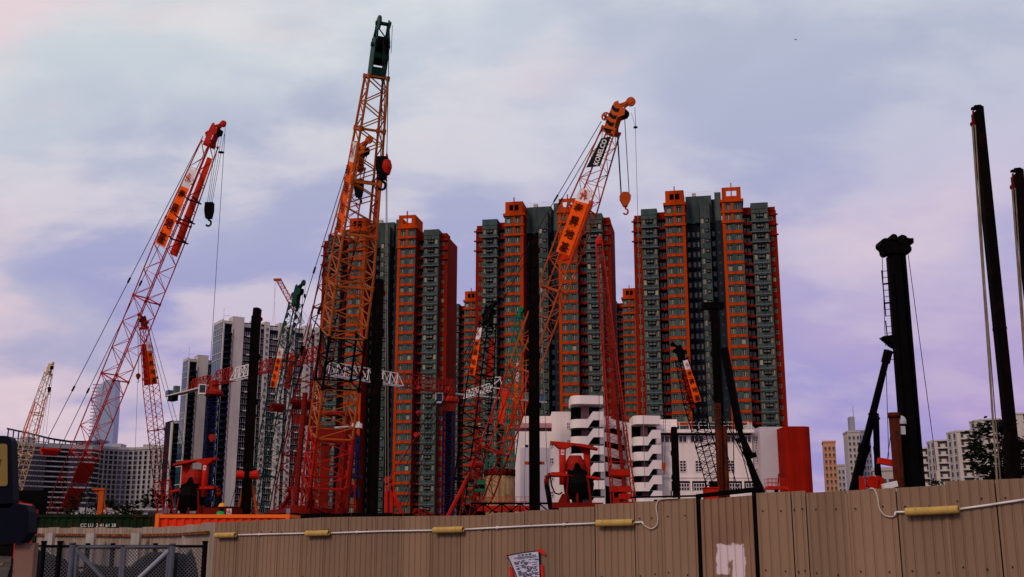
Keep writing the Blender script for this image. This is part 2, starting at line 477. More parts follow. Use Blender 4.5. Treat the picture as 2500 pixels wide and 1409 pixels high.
door = thing('fence_door', 'tan metal door in the hoarding with black frame and smeared white paint patch', 'door', tuple((d0+d1)/2), rz=math.atan2(FD.y, FD.x), world=False)
def dl(name, b, m): return b.build(name, m, door)
b = MB(); b.box(-dw/2-0.02, -dw/2+0.035, -0.05, 0.04, 0, zt0+0.02); dl('frame_post', b, M['black'])
b = MB(); b.box(dw/2-0.035, dw/2+0.02, -0.05, 0.04, 0, zt1+0.06); dl('frame_post', b, M['black'])
b = MB(); b.prism([(-dw/2-0.02, -0.06, zt0-0.0), (dw/2+0.02, -0.06, zt1+0.02), (dw/2+0.02, -0.06, zt1+0.10), (-dw/2-0.02, -0.06, zt0+0.06)], (0, 0.11, 0)); dl('frame_head', b, M['black'])
prof = [(-dw/2+0.045, 0)]
nr = 7; st = (dw - 0.09) / nr
for k in range(nr):
    c = -dw/2 + 0.045 + st*(k+0.5)
    prof += [(c-0.02, 0), (c-0.009, 0.02), (c+0.009, 0.02), (c+0.02, 0)]
prof.append((dw/2-0.045, 0))
b = MB(); vs = []
for x, y in prof:
    t = (x + dw/2) / dw; z1 = zt0 + (zt1-zt0)*t - 0.03
    vs += [(x, y-0.02, 0.02), (x, y-0.02, z1), (x, y+0.015, 0.02), (x, y+0.015, z1)]
fs = []
for i in range(len(prof)-1):
    a = 4*i; c = a+4
    fs += [(a, c, c+1, a+1), (a+2, a+3, c+3, c+2), (a+1, c+1, c+3, a+3)]
b.add(vs, fs)
M['door'] = paint_patch_mat()
dl('door_leaf', b, M['door'])
b = MB(); b.box(-dw/2-1.3, -dw/2-0.02, -0.03, 0.03, zt0+0.02, zt0+0.05)
b.tube([(-dw/2-0.5, -0.02, zt0+0.05), (-dw/2-0.5, -0.02, zt0+0.13)], 0.012)
dl('top_bar', b, M['black'])

# corner return and the pale fence continuing behind
pc = fpt(525)
pr = pc + Vector((-0.25, 0.5, 0))
far = [Vector(at(90, 1310, 38)), Vector(at(200, 1310, 36)), Vector(at(320, 1310, 34)), Vector(at(430, 1310, 31.5)), pr]
ff = thing('rear_fence', 'pale corrugated fence with concrete posts and rusty rails behind the chain link gate', 'fence', (far[2].x, far[2].y, 0))
for p in far: p.z = 0
ztop = [zat(1289, 38), zat(1289, 36), zat(1289.5, 34), zat(1286, 31.5), zat(1277, pr.y)]
corrugated(pr, pc, 0, 0, topz(526), topz(526), M['fence_pale'], ff, nrm=(pc-pr).normalized().cross(Vector((0,0,1))))
for i in range(4):
    n_ = (far[i+1]-far[i]).normalized().cross(Vector((0,0,1)))
    for h in range(4):
        q0, q1 = far[i].lerp(far[i+1], h/4), far[i].lerp(far[i+1], (h+1)/4)
        za, zb = ztop[i] + (ztop[i+1]-ztop[i])*h/4, ztop[i] + (ztop[i+1]-ztop[i])*(h+1)/4
        corrugated(q0, q1, 0, 0, za + (0.02 if h % 2 else 0), zb + (0.02 if h % 2 else 0), M['fence_pale'], ff, nrm=n_, gw=0.04)
    b = MB()
    b.bar(Vector((*far[i].xy, ztop[i]-0.22)) + n_*0.06, Vector((*far[i+1].xy, ztop[i+1]-0.22)) + n_*0.06, 0.05, 4)
    b.build('rusty_rail', M['rail_rust'], ff)
for px, Y in ((130, 36.6), (230, 34.8), (340, 32.9), (465, 30.2)):
    t = at(px, 1302, Y)
    b = MB()
    b.prism([(t.x-0.14, Y-0.35, 0), (t.x+0.14, Y-0.35, 0), (t.x+0.12, Y-0.35, t.z), (t.x-0.12, Y-0.35, t.z)], (0, 0.22, 0))
    b.build('concrete_post', M['conc'], ff)

# lamps and conduit on the fence
def fpos(px, py, out=0.0):
    p = fpt(px); z = at(px, py, p.y).z
    return Vector((p.x, p.y, z)) + FN*out
for nme, a, b_, ya, yb, lab in (('tube_lamp', 535, 583, 1307.5, 1306.5, 'yellowed tube lamp at the far left end of the hoarding'),
                            ('tube_lamp', 755, 811, 1303, 1301.5, 'yellowed tube lamp second from the left end of the hoarding'),
                            ('tube_lamp', 1066, 1138, 1295, 1293, 'yellowed tube lamp on the hoarding above and left of the paper notice'),
                            ('tube_lamp', 1463, 1553, 1278, 1276, 'yellowed tube lamp on the hoarding just left of the metal door'),
                            ('tube_lamp', 2219, 2349, 1250.5, 1244.5, 'large yellowed tube lamp at the right end of the hoarding')):
    p, q = fpos(a, ya, 0.10), fpos(b_, yb, 0.10)
    t = thing(nme, lab, 'lamp', tuple((p+q)/2), 'tube lamps along the hoarding')
    d = (q-p).normalized(); up = Vector((0,0,1)); r = 0.062
    bm_ = MB(); bm_.smooth = True
    n = 14
    ring = [(math.cos(2*math.pi*k/n), math.sin(2*math.pi*k/n)) for k in range(n)]
    secs = [(0.0, 0.75), (0.012, 0.96), (0.03, 1.0), (0.97, 1.0), (0.988, 0.96), (1.0, 0.75)]
    vs = []
    for s_, k in secs:
        c = p.lerp(q, s_)
        for (cx, cy) in ring: vs.append(c + FN*(cx*r*k*0.9) + up*(cy*r*k))
    fs = []
    for i in range(len(secs)-1):
        for k in range(n): fs.append((i*n+k, i*n+(k+1) % n, (i+1)*n+(k+1) % n, (i+1)*n+k))
    fs += [tuple(range(n)), tuple(reversed(range((len(secs)-1)*n, len(secs)*n)))]
    bm_.add(vs, fs); bm_.build('cover', M['tube'], t)
    for s_ in (0.14, 0.86):
        bb = MB(); c = p.lerp(q, s_) - FN*0.06
        bb.obox(c, d*0.03, FN*0.05, up*0.03); bb.build('bracket', M['pvc'], t)
    for s_ in (0.2, 0.8):
        bb = MB(); c = p.lerp(q, s_); bb.bar(c - d*0.012, c + d*0.012, r*1.06, 14); bb.build('clip', M['tube'], t)
def conduit(label, pts, mat, r=0.017, clips=True, name='conduit_pipe'):
    b = MB(); b.smooth = True
    P = [fpos(x, y, 0.035) for x, y in pts]
    b.tube(P, r, 8)
    if clips:
        for p, q in zip(P, P[1:]):
            n = int((q-p).length / 1.4)
            for k in range(1, n+1):
                c = p.lerp(q, k/(n+1)); b.obox(c, (q-p).normalized()*0.02, FN*0.024, Vector((0,0,0.026)))
    return b.build(name, mat, label=label, cat='pipe', loc=tuple(P[0]))
conduit('white conduit pipe between the tube lamps at the left of the hoarding', [(585,1306),(690,1303.5),(755,1302)], M['pvc'])
conduit('white conduit pipe between the second and third tube lamps from the left', [(812,1301.5),(940,1297),(1066,1295)], M['pvc'])
conduit('long white conduit pipe running to the lamp beside the door', [(1138,1292.5),(1300,1284),(1463,1277.5)], M['pvc'])
conduit('white conduit pipe rising to the right edge of the picture', [(2350,1243),(2430,1232),(2500,1221.5),(2640,1200)], M['pvc'])
conduit('short elbowed white conduit stub right of the lamp beside the door', [(1553,1276),(1568,1275),(1573,1276.5),(1573.5,1281)], M['pvc'])
conduit('short elbowed white conduit stub left of the large lamp', [(2190,1259),(2191,1252.5),(2194,1250.5),(2219,1250)], M['pvc'])
def cable(label, pts):
    # smooth Catmull-Rom through the points
    P = [fpos(x, y, 0.03) for x, y in pts]; Q = []
    for i in range(len(P)-1):
        p0, p1, p2, p3 = P[max(i-1,0)], P[i], P[i+1], P[min(i+2, len(P)-1)]
        for k in range(6):
            t = k/6.0
            Q.append(0.5*((2*p1)+(p2-p0)*t+(2*p0-5*p1+4*p2-p3)*t*t+(3*p1-p0-3*p2+p3)*t**3))
    Q.append(P[-1])
    b = MB(); b.smooth = True; b.tube(Q, 0.012, 6)
    b.build('lamp_cable', M['cable'], label=label, cat='cable', loc=tuple(P[0]))
cable('pale cable looping down from the fence top to the lamp beside the door', [(1660,1217),(1625,1218.5),(1612,1222),(1606,1238),(1609,1268),(1604,1285),(1592,1291),(1580,1286),(1573.5,1281)])
cable('pale cable looping over the fence top to the large right lamp', [(2133,1193),(2143,1195),(2150,1212),(2153,1240),(2163,1257),(2178,1262),(2190,1259)])

# notice taped to the fence
nt = thing('paper_notice', 'white planning notice with black border taped to the hoarding', 'notice', tuple(fpos(1285, 1400)))
def npt(u, v, out=0.03):        # u 0..1 across, v 0..1 down
    xl = 1243 + (1261-1243)*min(v*1.6, 1.2); xr = 1320 + 2*v
    yt = 1356 - 12*u + 4*(u*(1-u))*-1.6
    return fpos(xl + (xr-xl)*u, yt + v*72, out + 0.05*(1-u)*math.exp(-3*v))
def sheet(u0, u1, v0, v1, nu, nv, out):
    b = MB(); vs = []
    for j in range(nv+1):
        for i in range(nu+1): vs.append(npt(u0+(u1-u0)*i/nu, v0+(v1-v0)*j/nv, out))
    fs = [(j*(nu+1)+i, (j+1)*(nu+1)+i, (j+1)*(nu+1)+i+1, j*(nu+1)+i+1) for j in range(nv) for i in range(nu)]
    n0 = len(vs); vs += [v - FN*0.006 for v in vs]
    fs += [tuple(n0+k for k in reversed(f)) for f in fs]
    b.add(vs, fs); return b
sheet(0, 1, 0, 1, 8, 8, 0.03).build('border_board', M['ink_k'], nt)
M['paper'] = pmat('notice_paper', (0.50, 0.46, 0.60), 0.6, 0.2, 0.08, 3.0)
pp = sheet(0.035, 0.955, 0.035, 1.0, 8, 8, 0.037).build('paper', M['paper'], nt)
ptx = MB()
def tline(body, u, v, hh, ww):
    c = npt(u, v, 0.048); rt = (npt(min(u+0.15,1), v, 0.045) - npt(u-0.15, v, 0.045)).normalized()
    put_text(ptx, body, c, rt, (0,0,1), hh, 0.02, ww)
wN = (npt(1,0.3)-npt(0,0.3)).length
tline('規 劃 申 請', 0.53, 0.085, 0.030, wN*0.45)
tline('PLANNING APPLICATION', 0.53, 0.15, 0.026, wN*0.72)
tline('FURTHER INFORMATION', 0.60, 0.20, 0.020, wN*0.66)
random.seed(3)
v = 0.27
while v < 0.98:
    u = 0.12
    while u < 0.85:
        w_ = random.uniform(0.05, 0.2)
        if random.random() < 0.62:
            c = npt(u + w_/2, v, 0.046)
            ptx.obox(c, (npt(u+w_, v)-npt(u, v)).normalized()*wN*w_*0.45, FN*0.001, (0,0,0.0045))
        u += w_ + 0.03
    v += 0.035
ptx.build('print', M['ink_k'], pp)
for pts in (((1232,1362),(1245,1351),(1247,1353),(1234,1361)), ((1313,1343),(1324,1339),(1336,1352),(1333,1356)), ((1246,1385),(1252,1384),(1259,1420),(1250,1420)), ((1322,1379),(1328,1378),(1330,1420),(1324,1420)), ((1319.5,1334),(1321,1327),(1322,1327),(1320.5,1334))):
    b = MB(); b.prism([fpos(x, y, 0.035 + 0.02*(y < 1370)) for x, y in pts], FN*0.004); b.build('red_tape', M['ink_r'], nt)

# ================================================================== residential towers (orange and grey)
FH = 2.83
def build_tower_parts():
    """list of (name, mesh, loc, kind) for one tower in its own frame (x right, y away, front near y=0, centre x=19.2)"""
    P = []
    def solid(name, b, m, kind=None): P.append((name, b.mesh(name, m), (0,0,0), kind))
    NB = 30                                     # bay floors
    zb = 1.6                                    # first floor line
    ztb = zb + NB*FH                            # 86.5
    # -- walls
    b = MB()
    for x0, x1 in ((2.4, 6.6), (31.8, 36.2)):
        b.box(x0, x1, 0.0, 16, 0, ztb + 0.9)
        b.box(x0-0.08, x1+0.08, -0.14, 5, ztb + 0.9, ztb + 2.6)
    solid('bay_wall', b, M['t_grey'])
    b = MB()
    for x0, x1 in ((9.0, 14.2), (24.2, 29.4)):
        b.box(x0, x1, -0.6, 15, 0, ztb + FH + 0.2)
    solid('column_wall', b, M['t_grey'])
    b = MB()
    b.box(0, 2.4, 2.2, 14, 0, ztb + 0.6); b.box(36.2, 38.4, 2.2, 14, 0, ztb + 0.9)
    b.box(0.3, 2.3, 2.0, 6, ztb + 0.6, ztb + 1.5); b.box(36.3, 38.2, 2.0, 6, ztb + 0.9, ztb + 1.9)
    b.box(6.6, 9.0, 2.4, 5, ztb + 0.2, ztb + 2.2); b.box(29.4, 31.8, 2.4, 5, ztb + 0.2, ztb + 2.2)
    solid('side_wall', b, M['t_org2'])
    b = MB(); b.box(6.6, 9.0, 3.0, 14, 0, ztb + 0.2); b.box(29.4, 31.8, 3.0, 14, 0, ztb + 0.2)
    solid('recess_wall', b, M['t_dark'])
    b = MB()
    b.box(14.2, 24.2, 4.6, 15, 0, ztb - 1.0)
    solid('core_wall', b, M['t_core'])
    b = MB()
    b.box(14.4, 21.4, 4.2, 14, ztb - 1.0, ztb + 6.8); b.box(22.3, 24.0, 3.0, 14, ztb - 1.0, ztb + 7.2)
    b.box(21.4, 22.3, 6.0, 13, ztb - 1.0, ztb + 6.2)
    b.box(14.3, 15.5, 3.6, 4.2, ztb - 1.0, ztb + 3.2); b.box(16.9, 18.0, 3.4, 4.2, ztb - 1.0, ztb + 3.6)
    b.box(18.2, 20.8, 1.6, 4.6, 0, ztb + 4.8)
    solid('core_grey_wall', b, M['t_grey'])
    b = MB(); b.box(22.4, 24.1, 2.4, 4.6, 0, ztb - 1.0); solid('core_slab_wall', b, M['t_slab'])
    b = MB(); b.box(17.3, 17.8, 3.37, 3.42, ztb, ztb + 2.0); solid('core_slot', b, M['t_glass'])
    b = MB(); b.box(16.2, 17.3, 5, 6.5, ztb + 6.8, ztb + 8.0); solid('roof_tank', b, M['conc'])
    # rooftop railings
    b = MB()
    for x0, x1, y_, z_ in ((14.5, 21.3, 4.4, ztb+6.8), (22.4, 23.9, 3.2, ztb+7.2)):
        k = x0
        while k <= x1 + 0.01: b.bar((k, y_, z_), (k, y_, z_+1.3), 0.035, 4); k += 0.85
        b.bar((x0, y_, z_+1.28), (x1, y_, z_+1.28), 0.03, 4); b.bar((x0, y_, z_+0.7), (x1, y_, z_+0.7), 0.02, 4)
    solid('roof_railing', b, M['wht'])
    # crowns
    for x0, x1, thru in ((9.0, 14.2, False), (24.2, 29.4, True)):
        b = MB(); z0 = ztb + FH + 0.2
        xm = (x0+x1)/2
        b.box(x0-0.5, x1+0.5, -1.1, 12, z0, z0+0.75)
        z1 = z0 + 0.75; z2 = z1 + 3.4
        def wall(y0, y1, op):
            if op:
                b.box(x0+0.1, xm-1.35, y0, y1, z1, z2); b.box(xm+1.35, x1-0.1, y0, y1, z1, z2)
                b.box(xm-1.35, xm+1.35, y0, y1, z1, z1+0.8); b.box(xm-1.35, xm+1.35, y0, y1, z2-0.95, z2)
                b.box(xm-0.16, xm+0.16, y0, y1, z1+0.8, z2-0.95)
            else: b.box(x0+0.1, x1-0.1, y0, y1, z1, z2)
        wall(-0.8, -0.45, True); wall(7.0, 7.3, thru)
        b.box(x0+0.1, x0+0.4, -0.45, 7.0, z1, z2); b.box(x1-0.4, x1-0.1, -0.45, 7.0, z1, z2)
        b.box(xm-0.14, xm+0.14, -1.0, -0.8, z1+0.4, z2+1.2); b.box(xm-0.14, xm+0.14, -0.8, -0.5, z2, z2+1.2)
        if not thru: b.box(x0+0.4, x1-0.4, -0.45, 7.0, z2-0.25, z2-0.05)
        solid('crown', b, M['t_org'])
    # -- vertical strips
    for x0, x1 in ((13.5, 14.26), (24.14, 24.9)):
        b = MB(); b.box(x0, x1, -0.86, 0.4, 0, ztb + FH + 0.15); solid('edge_strip', b, M['t_org'])
    # orange returns on the column flanks
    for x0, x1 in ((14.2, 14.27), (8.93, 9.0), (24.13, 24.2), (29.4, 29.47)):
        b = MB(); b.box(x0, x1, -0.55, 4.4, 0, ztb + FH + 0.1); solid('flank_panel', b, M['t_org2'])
    for x in (4.5, 34.0):
        b = MB(); b.bar((x, -0.10, 0), (x, -0.10, ztb+0.4), 0.05, 5); solid('drain_pipe', b, M['t_dark'])
    # -- shared pieces
    def winmesh(w, h, mats, mull=True):
        b = MB(); f = 0.07
        b.box(-w/2+f, w/2-f, -0.02, 0.03, f, h-f); b.mi = 1
        b.box(-w/2, -w/2+f, -0.06, 0.03, 0, h); b.box(w/2-f, w/2, -0.06, 0.03, 0, h)
        b.box(-w/2+f, w/2-f, -0.05, 0.03, 0, f)
        if mull: b.box(-0.02, 0.17, -0.13, 0.0, f, h-f)
        b.mi = 2; b.box(-w/2-0.14, w/2+0.14, -0.22, 0.03, h, h+0.10)
        return b.mesh('window', mats)
    dk = (M['t_glass'], M['t_frame'], M['t_dark']); gr = (M['t_glass_g'], M['t_frame'], M['t_dark']); cu = (M['t_frame'], M['t_frame'], M['t_dark'])
    wc = [winmesh(1.0, 1.32, dk)]*11 + [winmesh(1.0, 1.32, gr)]*3 + [winmesh(0.95, 1.32, cu, False)]
    wb = [winmesh(0.72, 1.42, dk)]*6 + [winmesh(0.72, 1.42, gr)] + [winmesh(0.72, 1.4, cu, False)]
    ws = [winmesh(0.74, 1.2, dk, False)]*4 + [winmesh(0.74, 1.2, gr, False)]*2 + [winmesh(0.74, 1.2, cu, False)]
    b = MB(); b.box(0, 5.2, -0.2, 0.03, 0, 0.74); band = b.mesh('band', M['t_org'])
    b = MB(); b.box(-0.3, 5.5, -0.5, 0.03, 0, 0.62); band_top = b.mesh('band', M['t_org'])
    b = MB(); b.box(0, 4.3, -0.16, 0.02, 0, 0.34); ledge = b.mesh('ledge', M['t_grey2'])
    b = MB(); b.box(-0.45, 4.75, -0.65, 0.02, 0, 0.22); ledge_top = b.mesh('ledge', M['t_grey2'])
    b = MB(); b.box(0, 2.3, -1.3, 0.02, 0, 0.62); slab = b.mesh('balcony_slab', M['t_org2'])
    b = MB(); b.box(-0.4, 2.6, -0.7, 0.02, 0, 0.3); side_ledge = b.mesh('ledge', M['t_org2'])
    b = MB(); b.box(-0.95, 0.95, -0.03, 0.02, 0, 0.95); b.box(-1.15, 1.15, -0.5, 0.02, 0.98, 1.06)  # flat dark back panel, painted in place of a shaded recess
    b.mi = 1
    b.box(-0.82, -0.1, -0.42, -0.03, 0.28, 0.78); b.box(0.1, 0.82, -0.42, -0.03, 0.28, 0.78)
    b.mi = 0; b.box(-0.9, 0.9, -0.48, -0.02, 0.16, 0.24)
    b.box(-0.5, -0.42, -0.46, -0.03, -0.06, 0.16); b.box(0.42, 0.5, -0.46, -0.03, -0.06, 0.16)
    ac = b.mesh('air_conditioner_bay', (M['t_dark'], M['t_ac']))
    b = MB(); b.box(-0.5, 0.5, -0.03, 0.02, 0, 0.9); b.box(-0.6, 0.6, -0.4, 0.02, 0.9, 0.98); b.mi = 1; b.box(-0.4, 0.3, -0.38, -0.03, 0.2, 0.7)  # same painted recess shade behind the single unit
    ac2 = b.mesh('air_conditioner_bay', (M['t_dark'], M['t_ac']))
    rr = random.Random(11)
    W1, W2, Wd = [], [], MB()
    for i in range(NB+1):
        z = zb + i*FH
        for x0 in (9.0, 24.2):
            P.append(('band', band_top if i >= NB-1 else band, (x0, -0.6, z), None))
            for wx in (1.25, 3.75):
                xo = x0 + wx - (0.25 if x0 < 15 else -0.25)
                W1.append(('window', rr.choice(wc), (xo, -0.6, z + 0.98), None))
    for x0 in (9.0, 24.2):
        b = MB(); b.box(x0+2.3, x0+2.9, -0.74, -0.6, ztb-FH+0.6, ztb+FH+0.2); solid('centre_strip', b, M['t_org'])
    for i in range(NB):
        z = zb + i*FH
        for x0, x1 in ((2.4, 6.6), (31.8, 36.2)):
            xm = (x0+x1)/2
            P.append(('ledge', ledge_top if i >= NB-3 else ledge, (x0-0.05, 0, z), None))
            W1.append(('window', rr.choice(wb), (xm-1.5, 0, z+1.05), None)); W1.append(('window', rr.choice(wb), (xm+1.5, 0, z+1.05), None))
            P.append(('air_conditioner_bay', ac, (xm, 0, z+1.28), None))
        for x0 in (0.05, 36.25):
            W2.append(('window', rr.choice(ws), (x0 + (1.3 if x0 < 5 else 0.8), 2.2, z+1.0), None))
            if i >= NB-3: P.append(('ledge', side_ledge, (x0-0.1, 2.2, z+2.4), None))
        for x0 in (6.65, 29.45):
            P.append(('balcony_slab', slab, (x0, 3.0, z), None))
            for wx in (0.65, 1.6):
                Wd.mi = 0; Wd.box(x0+wx-0.3, x0+wx+0.3, 2.96, 3.02, z+0.9, z+2.2)
                Wd.mi = 1; Wd.box(x0+wx-0.36, x0+wx-0.28, 2.90, 3.02, z+0.85, z+2.2)
        if i < NB-1:
            for wx in (14.9, 16.3, 17.5, 21.6):
                Wd.mi = 0; Wd.box(wx-0.4, wx+0.4, 4.55, 4.62, z+0.9, z+2.2)
                Wd.mi = 1; Wd.box(wx-0.05, wx+0.05, 4.5, 4.6, z+0.9, z+2.2)
                Wd.mi = 2; Wd.box(wx-0.6, wx+0.6, 4.3, 4.6, z+0.2, z+0.42)
            Wd.mi = 0; Wd.box(22.9, 23.5, 2.36, 2.42, z+0.9, z+1.6)
        W2.append(('window', rr.choice(wb), (18.75, 1.6, z+1.0), None))
        P.append(('air_conditioner_bay', ac2, (20.0, 1.6, z+1.2), None))
    allw = W1 + W2
    keep = allw[:300]
    for nm, me, lc, k in allw[300:]: P.append(('narrow_window', me, lc, None))
    P += keep
    P.append(('recess_windows', Wd.mesh('recess_windows', (M['t_glass'], M['t_frame'], M['t_core'])), (0,0,0), 'stuff'))
    return P
TP = build_tower_parts()
def tower(label, px, Y, rot, xr=(-9, 99)):
    c = at(px, 1310, Y)
    ca, sa = math.cos(rot), math.sin(rot)
    loc = (c.x - 19.2*ca, Y - 19.2*sa, 0)
    t = thing('apartment_tower', label, 'building', loc, 'orange and grey apartment towers', rz=rot, world=False)
    for nm, me, lc, k in TP:
        if lc != (0,0,0) and not (xr[0] <= lc[0] <= xr[1]): continue
        o = inst(nm, me, t, lc)
        if k: o['kind'] = k
tower('orange and grey apartment tower on the right, rising behind the white school block', 1750, 281, R(-11))
tower('orange and grey apartment tower in the middle, behind the slanting banner crane', 1326, 291, R(-11))
tower('orange and grey apartment tower on the left, half hidden by the tallest lattice boom', 914, 307, R(-11))
tower('more distant orange apartment tower peeping out left of the middle tower', 1196, 405, R(-11), (-9, 18))
tower('more distant orange apartment tower peeping out left of the right tower', 1603, 400, R(-11), (-9, 18))

# ================================================================== white school block
YS = 220.0
def sx(px): return at(px, 1150, YS).x
def sz(py): return zat(py, YS)
sch = thing('school_building', 'white school block with curved open stair towers in front of the apartment towers', 'building', (sx(1560), YS, 0))
def sbox(name, m, px0, px1, py0, py1, y0, y1, ground=False):
    b = MB(); b.box(sx(px0), sx(px1), YS+y0, YS+y1, 0 if ground else sz(py1), sz(py0)); return b.build(name, m, sch)
# left wing
sbox('wall', M['white'], 1258, 1349, 1051, 1260, 2, 14, True)
sbox('wall', M['white'], 1349, 1396, 1003, 1260, 1.6, 15, True)
sbox('set_back_wall', M['pink'], 1275, 1349, 1040, 1051, 5, 12)
sbox('roof_parapet', M['white'], 1277, 1349, 1010, 1030, 4.5, 13)
sbox('canopy', M['pink'], 1262, 1349, 1030, 1041, 2.5, 12)
sbox('tile_panel', M['lilac'], 1271, 1343, 1091, 1260, 1.86, 2.0, True)
for px in (1322, 1332, 1343): sbox('terrace_window', M['hot_glass'], px-3, px+3, 1042, 1050, 4.9, 5.0)
sbox('vent', M['t_dark'], 1283, 1290, 1084, 1090, 1.9, 2.0)
def schwin(px0, px1, py0, py1, y, nx=2, nz=2):
    b = MB(); x0, x1, z0, z1 = sx(px0), sx(px1), sz(py1), sz(py0)
    b.box(x0, x1, YS+y-0.03, YS+y+0.02, z0, z1)
    b.mi = 1; f = 0.05
    for k in range(nx+1):
        x = x0 + (x1-x0)*k/nx; b.box(x-f, x+f, YS+y-0.10, YS+y-0.03, z0-f, z1+f)
    for k in range(nz+1):
        z = z0 + (z1-z0)*k/nz
        b.box(x0+f, x1-f, YS+y-0.09, YS+y-0.03, z-f, z+f)
    return b.build('window', (M['hot_glass'], M['white']), sch)
for py in (1075, 1117, 1158, 1199): schwin(1343.5, 1352, py, py+14, 1.56)
for py in (1030, 1072): schwin(1386.5, 1393.5, py, py+15, 1.56)
# stair towers
def stair_tower(pxl, pxr, y_top_roof, first, pitch, n, sag, pxend):
    xl, xr = sx(pxl), sx(pxr)
    r = (xr-xl)*0.30
    def path(s):      # s 0..1 : left flank, rounded corner, straight front to the right
        pts = []
        cx, cy = xl + r, YS - 1.2
        for k in range(9):
            a = math.pi + (math.pi/2)*k/8
            pts.append(Vector((cx + r*math.cos(a), cy + r*math.sin(a), 0)))
        pts = [Vector((xl, YS+3, 0))] + pts + [Vector((cx + (xr-cx)*t, cy - r + sag*t, 0)) for t in (0.15, 0.3, 0.42, 0.55, 0.68, 0.85, 1.0)]
        return pts
    P = path(0)
    def strip(name, m, zf, h, th=0.25, roof=False):
        b = MB(); vs = []; n_ = len(P)
        for i, p in enumerate(P):
            d = (P[min(i+1, n_-1)] - P[max(i-1, 0)]).normalized(); nn = Vector((d.y, -d.x, 0))
            z = zf(i)
            q = p - nn*th
            vs += [(p.x, p.y, z), (p.x, p.y, z+h), (q.x, q.y, z), (q.x, q.y, z+h)]
        fs = []
        for i in range(n_-1):
            a = 4*i; c = a+4
            fs += [(a, c, c+1, a+1), (a+2, a+3, c+3, c+2), (a+1, c+1, c+3, a+3), (a, a+2, c+2, c)]
        fs += [(0,1,3,2), (4*n_-4, 4*n_-2, 4*n_-1, 4*n_-3)]
        b.add(vs, fs); return b.build(name, m, sch)
    def rise(i, full):
        k = i - 11
        return full * min(1, max(0, k/2.0))
    zfl = pitch*YS/F*0.985
    for j in range(n):
        zb_ = sz(first) - j*zfl - 1.9
        strip('stair_parapet', M['white'], lambda i: zb_ + rise(i, zfl*0.46), 1.72)
        b = MB(); b.prism([(p.x, p.y+0.3, zb_+0.2) for p in P] + [(xr, YS+3, zb_+0.2)], (0, 0, -0.18)); b.build('landing_slab', M['t_grey2'], sch)
        # handrail
        b = MB()
        for i in range(len(P)-1):
            b.bar((P[i].x, P[i].y+0.1, zb_+2.05+rise(i, zfl*0.46)), (P[i+1].x, P[i+1].y+0.1, zb_+2.05+rise(i+1, zfl*0.46)), 0.04, 4)
        b.build('handrail', M['blue'], sch)
    # roof slab
    zr = sz(y_top_roof)
    b = MB()
    b.prism([(p.x, p.y, zr - 1.7) for p in P] + [(xr, YS+5, zr-1.7), (xl, YS+5, zr-1.7)], (0, 0, 1.7)); b.build('stair_roof', M['white'], sch)
    b = MB(); b.box(xl+0.3, xr-0.1, YS+3.0, YS+3.4, 0, zr-1.75); b.build('stair_back_wall', M['t_dark'], sch)  # near-black colour puts the shade behind the stair openings
    b = MB(); b.box(xl+(xr-xl)*0.36, xl+(xr-xl)*0.60, YS+1.2, YS+2.9, 0, zr-1.8); b.build('stair_core', M['pink'], sch)
    b = MB(); b.box(xr-0.5, xr+0.4, YS+0.4, YS+3.0, 0, zr-2.4); b.build('stair_pier', M['white'], sch)
stair_tower(1394, 1473, 970, 1025, 41.5, 6, 0.8, 1480)
stair_tower(1546, 1612, 1018, 1067, 36.5, 5, 0.6, 1618)
# gallery wing between the stair towers
for j in range(5):
    py = 1013 + j*37
    b = MB()
    x0, x1 = sx(1478), sx(1547)
    b.prism([(x0, YS+4, sz(py+22)), (x1, YS+9, sz(py+30)), (x1, YS+9, sz(py+8)), (x0, YS+4, sz(py))], (0, 0.3, 0)); b.build('gallery_parapet', M['white'], sch)
b = MB(); b.box(sx(1476), sx(1548), YS+11, YS+16, 0, sz(1030)); b.build('gallery_back_wall', M['t_dark'], sch)  # wall colour itself supplies the shade of the gallery openings
sbox('roof_parapet', M['white'], 1476, 1500, 1010, 1040, 5, 11)
b = MB(); b.box(sx(1540), sx(1546.5), YS+2, YS+12, 0, sz(1030)); b.build('wall', M['white'], sch)
sbox('wall', M['white'], 1534, 1548, 1024, 1060, 7, 12)
for j in range(4):
    b = MB(); py = 1017 + j*2
    put_text(b, '校', (sx(1487+6*j), YS+3.9, sz(1034+j*1.2)), (1,0.09,0), (0,0,1), 0.55); b.build('wall_letter', M['ink_k'], sch)
# right wing
sbox('wall', M['white'], 1612, 1842, 1062, 1260, 1.0, 14, True)
sbox('set_back_wall', M['white'], 1586, 1664, 1019, 1062, 4, 12)
sbox('eaves', M['white'], 1608, 1845, 1049, 1057, -0.6, 14)
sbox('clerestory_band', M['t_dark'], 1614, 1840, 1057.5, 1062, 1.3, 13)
for a, b_ in ((1614, 1650), (1652, 1681), (1690, 1722), (1770, 1800), (1814, 1840)): schwin(a, b_, 1063, 1079, 0.95, 3, 1)
for a in (1662, 1700, 1779): schwin(a, a+15, 1124, 1151, 0.95, 2, 4)
sbox('string_course', M['white'], 1612, 1842, 1164, 1166, 0.85, 1.0)
sbox('ground_floor_shade_panel', M['t_dark'], 1640, 1842, 1174, 1212, 0.9, 1.0)  # dark panel on the flat wall front, painting the shade of a recess
for a in (1657, 1694, 1781, 1822): schwin(a, a+26, 1180, 1198, 0.86, 4, 2)
for a in (1648, 1685, 1726, 1772, 1812): sbox('ground_floor_pier', M['white'], a, a+5, 1173, 1215, 0.6, 0.9)
sbox('ground_floor_sill', M['white'], 1640, 1842, 1199, 1225, 0.55, 0.85)
sbox('wall', M['lilac'], 1842, 1856, 1049, 1260, 1.6, 14, True)
sbox('wall', M['lilac'], 1856, 1914, 1044, 1260, -1.5, 14, True)
